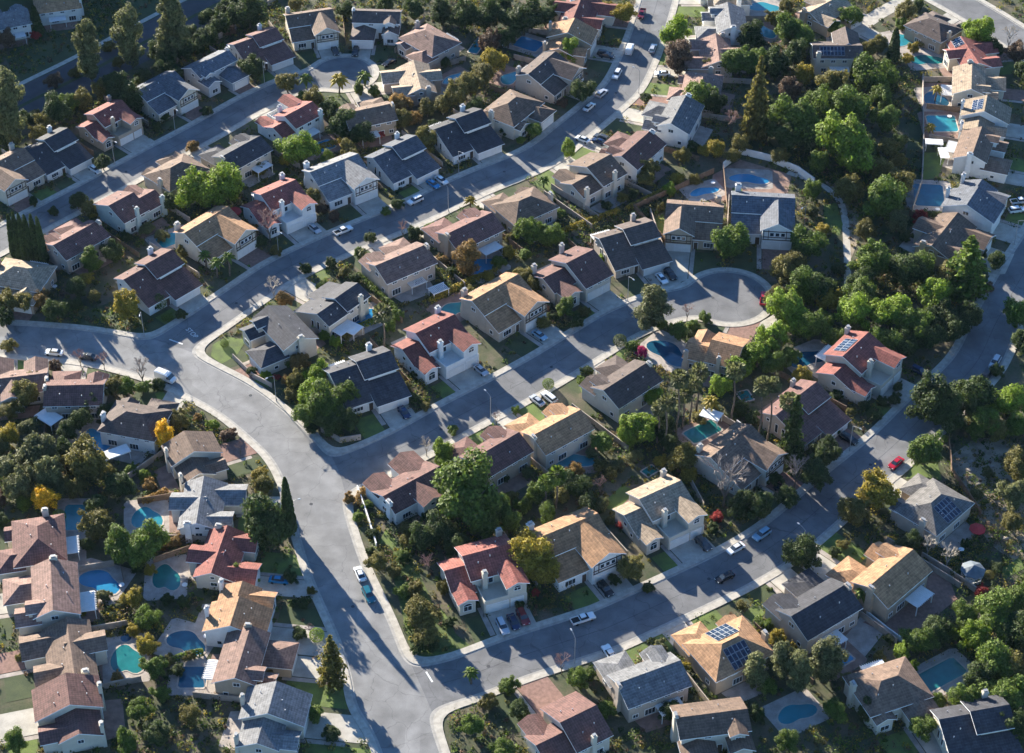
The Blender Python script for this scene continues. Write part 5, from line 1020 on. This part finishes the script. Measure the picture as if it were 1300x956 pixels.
CARL = [(113, 210, 'sedan', 'white', 'D'), (422, 57, 'sedan', 'dark grey', 'D'), (444, 53, 'suv', 'black', 'D'), (494, 80, 'sedan', 'black', 'D'), (397, 289, 'sedan', 'silver', 'D'), (434, 292, 'pickup', 'white', 'R'), (527, 255, 'suv', 'white', 'R'),
 (544, 230, 'sedan', 'bright blue', 'D'), (556, 226, 'sedan', 'white', 'D'), (764, 119, 'suv', 'silver', 'R'), (748, 136, 'sedan', 'white', 'R'), (732, 184, 'sedan', 'white', 'D'), (770, 170, 'suv', 'dark grey', 'D'), (761, 180, 'sedan', 'navy', 'D'),
 (800, 64, 'van', 'white', 'R'), (835, 63, 'suv', 'silver', 'R'), (783, 95, 'suv', 'white', 'R'), (813, 18, 'pickup', 'dark red', 'R'), (842, 101, 'sedan', 'white', 'D'), (768, 69, 'suv', 'black', 'D'), (766, 81, 'sedan', 'dark grey', 'D'),
 (209, 481, 'van', 'white', 'R'), (62, 462, 'sedan', 'white', 'R'), (106, 463, 'sedan', 'dark grey', 'R'), (513, 524, 'sedan', 'navy', 'D'), (609, 469, 'sedan', 'silver', 'D'), (682, 509, 'sedan', 'silver', 'D'), (697, 505, 'suv', 'white', 'D'), (685, 426, 'sedan', 'light blue', 'D'),
 (840, 354, 'sedan', 'white', 'D'), (852, 348, 'suv', 'black', 'D'), (973, 380, 'pickup', 'red', 'R'), (457, 729, 'sedan', 'white', 'R'), (468, 756, 'suv', 'teal', 'R'), (359, 722, 'sedan', 'bright blue', 'D'), (638, 796, 'suv', 'silver', 'D'), (652, 790, 'sedan', 'navy', 'D'), (664, 784, 'suv', 'dark red', 'D'),
 (750, 753, 'suv', 'black', 'D'), (740, 786, 'pickup', 'white', 'R'), (893, 691, 'suv', 'dark grey', 'D'), (931, 694, 'sedan', 'white', 'R'), (967, 679, 'suv', 'light blue', 'R'), (920, 733, 'sedan', 'black', 'R'), (806, 829, 'pickup', 'white', 'D'), (785, 837, 'sedan', 'white', 'D'),
 (984, 631, 'sedan', 'black', 'D'), (1076, 557, 'suv', 'black', 'D'), (1142, 591, 'sedan', 'red', 'R'), (1167, 472, 'suv', 'navy', 'D'), (1249, 487, 'sedan', 'light blue', 'R'), (1257, 477, 'suv', 'black', 'R'), (1268, 462, 'suv', 'silver', 'R'), (1291, 267, 'suv', 'white', 'X'), (1295, 256, 'pickup', 'white', 'X'), (60, 160 + 60, 'sedan', 'silver', 'Z'), (250, 167, 'sedan', 'silver', 'Z')]
for (px, py, kind, colr, how) in CARL:
    if how == 'Z': continue
    c = P(px, py, .5); c.z = .02; d = toroad(c.x, c.y)
    if how == 'D': 
        hN = min(HOUSES, key=lambda h: (h['drive'][0] - c.x) ** 2 + (h['drive'][1] - c.y) ** 2); d = hN['d']; rz = math.atan2(d.y, d.x); c.z = .075
        lx = (c.x - hN['drive'][0]) * -d.y + (c.y - hN['drive'][1]) * d.x; ly = (c.x - hN['drive'][0]) * d.x + (c.y - hN['drive'][1]) * d.y
        if -6 < ly < 12 and abs(lx) < 8: # keep it clear of the garage door and on its own slab
            nl = max(-hN['gw'] / 2 + 1.2, min(hN['gw'] / 2 - 1.2, lx)); ny = max(3.0, ly); c.x += (nl - lx) * -d.y + (ny - ly) * d.x; c.y += (nl - lx) * d.x + (ny - ly) * d.y
            if abs(lx) > hN['gw'] / 2 or ly < 3: pass
    elif how == 'X': rz = .2
    else:
        rz = math.atan2(d.x, -d.y); f = F1(c.x, c.y)
        if f > -1.5: c.x += d.x * (f + 1.5); c.y += d.y * (f + 1.5)
        rz += math.pi if px % 2 else 0
    where = {'D': 'in the driveway', 'R': 'on the street', 'X': 'in the driveway'}[how]
    root = thing({'sedan': 'parked_car', 'suv': 'parked_suv', 'van': 'parked_van', 'pickup': 'pickup_truck'}[kind], nearest_ref(px, py, USED, f"{colr} {kind} {where}"), {'sedan': 'car', 'suv': 'car', 'van': 'van', 'pickup': 'pickup truck'}[kind], c, rz, 'cars parked along the streets and driveways')
    for (n_, me, mk, loc, r) in car_parts(kind):
        o = link(n_, me, root, M['paint'] if mk == 'P' else None, loc)
        if mk == 'P': o.color = (*CC[colr], 1)
# ---------------------------------------------------------------- street lamps, mailboxes, parasols, gazebo, markings
def lamp_parts():
    a = MB(); a.tube((0, 0, 0), (0, 0, .5), .14, .11, 8); a.tube((0, 0, .5), (0, 0, 8.0), .09, .06, 8); b = MB(); p = Vector((0, 0, 8.0))
    for i in range(5): t = (i + 1) / 5; q = Vector((1.9 * t, 0, 8.0 + .55 * math.sin(t * 1.57))); b.tube(p, q, .05, .045, 6); p = q
    c = MB(); c.box(1.75, 2.5, -.16, .16, 8.48, 8.66, tx=.1, ty=.05); d = MB(); d.box(1.95, 2.4, -.1, .1, 8.42, 8.48); return [('pole', a.mesh('pole'), 'steel'), ('arm', b.mesh('arm'), 'steel'), ('lamp_head', c.mesh('lamp_head'), 'alu'), ('lens', d.mesh('lens'), 'lens')]
LP = lamp_parts()
for (px, py) in [(144, 208), (336, 108), (583, 223), (811, 119), (351, 322), (183, 430), (794, 380), (1020, 292), (353, 508), (625, 537), (722, 830), (1009, 699), (1290, 312), (232, 178 - 4), (362, 672), (560, 262), (905, 735), (1098, 585)]:
    c = P(px, py); f = F1(c.x, c.y); d = toroad(c.x, c.y)
    if f < 5: c.x += d.x * (f - .8); c.y += d.y * (f - .8); 
    if F1(c.x, c.y) < .4: continue
    c.z = .14 if F1(c.x, c.y) < 1.7 else 0
    root = thing('street_lamp', nearest_ref(px, py, USED, 'grey street lamp'), 'street lamp', c, math.atan2(d.y, d.x), 'street lamps')
    for n_, me, mk in LP: link(n_, me, root, M[mk])
def parasol(px, py, m, label, r=1.6):
    c = P(px, py, 2.2); c.z = 0; root = thing('parasol', label, 'parasol', c)
    a = MB(); a.tube((0, 0, 0), (0, 0, 2.6), .04, .03, 6); a.box(-.3, .3, -.3, .3, 0, .1); link('pole', a.mesh('pole'), root, M['alu'])
    n = 8; v = [(0, 0, 2.65)] + [(math.cos(6.283 * i / n) * r, math.sin(6.283 * i / n) * r, 2.15) for i in range(n)] + [(math.cos(6.283 * i / n) * r, math.sin(6.283 * i / n) * r, 1.98) for i in range(n)]
    link('canopy', mesh('canopy', v, [(0, i + 1, (i + 1) % n + 1) for i in range(n)] + [(i + 1, n + i + 1, n + (i + 1) % n + 1, (i + 1) % n + 1) for i in range(n)]), root, m)
parasol(297, 268, M['umbrella'], 'red parasol beside the red tile house above the middle street', 2.1)
parasol(1241, 671, M['umbrella'], 'red parasol on the patio next to the rocky slope', 1.9)
c = P(1233, 734); root = thing('gazebo', 'white octagonal garden gazebo with slate roof next to the block wall', 'gazebo', c)
n = 8; R = 2.4; ring = lambda r, z: [(math.cos(6.283 * i / n) * r, math.sin(6.283 * i / n) * r, z) for i in range(n)]
link('roof', mesh('roof', [(0, 0, 4.2)] + ring(R + .4, 2.75) + ring(R + .4, 2.6), [(0, i + 1, (i + 1) % n + 1) for i in range(n)] + [(i + 1, n + i + 1, n + (i + 1) % n + 1, (i + 1) % n + 1) for i in range(n)]), root, M['slate'])
for x, y, z in ring(R, 0): a = MB(); a.box(x - .09, x + .09, y - .09, y + .09, 0, 2.65); link('post', a.mesh('post'), root, M['white'])
a = MB()
for i in range(n - 1):
    p, q = Vector(ring(R, .9)[i]), Vector(ring(R, .9)[i + 1]); a.tube(p, q, .06, .06, 4); a.tube(p - Vector((0, 0, .6)), q - Vector((0, 0, .6)), .04, .04, 4)
    for k in range(5): s_ = p + (q - p) * (k / 5); a.tube(s_, s_ - Vector((0, 0, .85)), .03, .03, 4)
link('railing', a.mesh('railing'), root, M['white']); a = MB(); a.add(ring(R, .15) + ring(R, 0), [tuple(range(n))] + [(i, n + i, n + (i + 1) % n, (i + 1) % n) for i in range(n)]); link('floor', a.mesh('floor'), root, M['white'])
for (px, py, lx, ly, ang, sl_) in [(62, 529, 6, 4, -38, 0), (147, 574, 6.5, 3, 30, 0), (442, 414, 7, 4, -35, 0), (557, 366, 5, 3, 33, 1), (529, 357, 5, 3, 33, 1), (888, 453, 6, 3.6, -30, 0), (903, 526, 5, 3.4, -28, 0), (1186, 180, 5, 2.6, -6, 0), (1198, 194, 2.6, 5, 0, 0), (1064, 18, 6, 3, -30, 0)]:
    c = P(px, py, 2.6); c.z = 0; root = thing('pergola', nearest_ref(px, py, USED, 'white slatted pergola' if sl_ else 'white flat patio canopy'), 'pergola', c, math.radians(ang), 'pergolas and patio canopies')
    a = MB()
    if sl_:
        for k in range(int(lx / .4)): a.box(-lx / 2 + k * .4, -lx / 2 + k * .4 + .2, -ly / 2, ly / 2, 2.62, 2.74)
    else: a.box(-lx / 2, lx / 2, -ly / 2, ly / 2, 2.6, 2.72)
    a.box(-lx / 2, lx / 2, -ly / 2 - .05, -ly / 2 + .1, 2.45, 2.66); a.box(-lx / 2, lx / 2, ly / 2 - .1, ly / 2 + .05, 2.45, 2.66); link('canopy', a.mesh('canopy'), root, M['white'])
    for x in (-lx / 2 + .3, lx / 2 - .3):
        for y in (-ly / 2 + .2, ly / 2 - .2): a = MB(); a.box(x - .07, x + .07, y - .07, y + .07, 0, 2.5); link('post', a.mesh('post'), root, M['white'])
# garden furniture on patios
for k, (px, py) in enumerate([(598, 352), (640, 42 + 18), (1220, 700), (100, 776), (262, 870 - 60), (1190, 268), (70, 366), (905, 234), (720, 598), (155, 745), (235, 745), (1205, 150), (540, 345), (855, 420)]):
    c = P(px, py); root = thing('patio_table', nearest_ref(px, py, USED, 'round white patio table'), 'table', c, 0, 'patio tables'); a = MB(); a.tube((0, 0, .7), (0, 0, .75), .65, .65, 12); link('tabletop', a.mesh('tabletop'), root, M['white'])
    a = MB(); a.tube((0, 0, 0), (0, 0, .7), .06, .05, 6); a.tube((0, 0, 0), (0, 0, .05), .3, .25, 8); link('leg', a.mesh('leg'), root, M['steel'])
def marking(name, m, pts, label=None): o = sheet(name, pts, .034, m, excl=False); return o
def strip(a, b, w_):
    a, b = P(*a), P(*b); d = (b - a).normalized(); n_ = Vector((-d.y, d.x, 0)) * w_ / 2; marking('road_marking', M['marking'], [a + n_, b + n_, b - n_, a - n_])
strip((215, 431), (232, 437), .4); strip((541, 853), (549, 866), .4)
fc = bpy.data.curves.new('stop_lettering', 'FONT'); fc.body = 'STOP'; fc.size = 1.9; fc.align_x = 'CENTER'; fo = bpy.data.objects.new('stop_lettering', fc); COL.objects.link(fo); fc.materials.append(M['marking'])
fo.location = P(241, 424); fo.location.z = .04; fo.rotation_euler = (0, 0, math.radians(-52)); fo['kind'] = 'structure'
# wooden utility pole and boulders on the rocky slope
rb = random.Random(3)
for k in range(16):
    px, py = rb.uniform(1212, 1290), rb.uniform(575, 690); c = P(px, py); bm = bmesh.new(); bmesh.ops.create_icosphere(bm, subdivisions=2, radius=1)
    for v in bm.verts: v.co *= 1 + rb.uniform(-.22, .22); v.co.z *= .6
    me = bpy.data.meshes.new('boulder'); bm.to_mesh(me); bm.free(); me.materials.append(M['rock']); o = link('boulder', me, None, None, c); s_ = rb.uniform(.4, 1.1); o.scale = (s_, s_ * .8, s_)
    tag(o, 'pale grey boulder on the bare rocky slope at the edge', 'boulder', 'boulders on the rocky slope')

for (px, py) in [(318, 502), (395, 640), (448, 770), (560, 545), (700, 466), (905, 378), (620, 846), (900, 735), (1105, 590), (300, 385), (470, 292), (640, 218), (160, 218), (782, 118)]:
    c = P(px, py); a = MB(); a.tube((0, 0, .018), (0, 0, .038), .42, .42, 14); o = link('manhole_cover', a.mesh('manhole_cover'), None, M['asphalt_dark'], c); o['kind'] = 'structure'
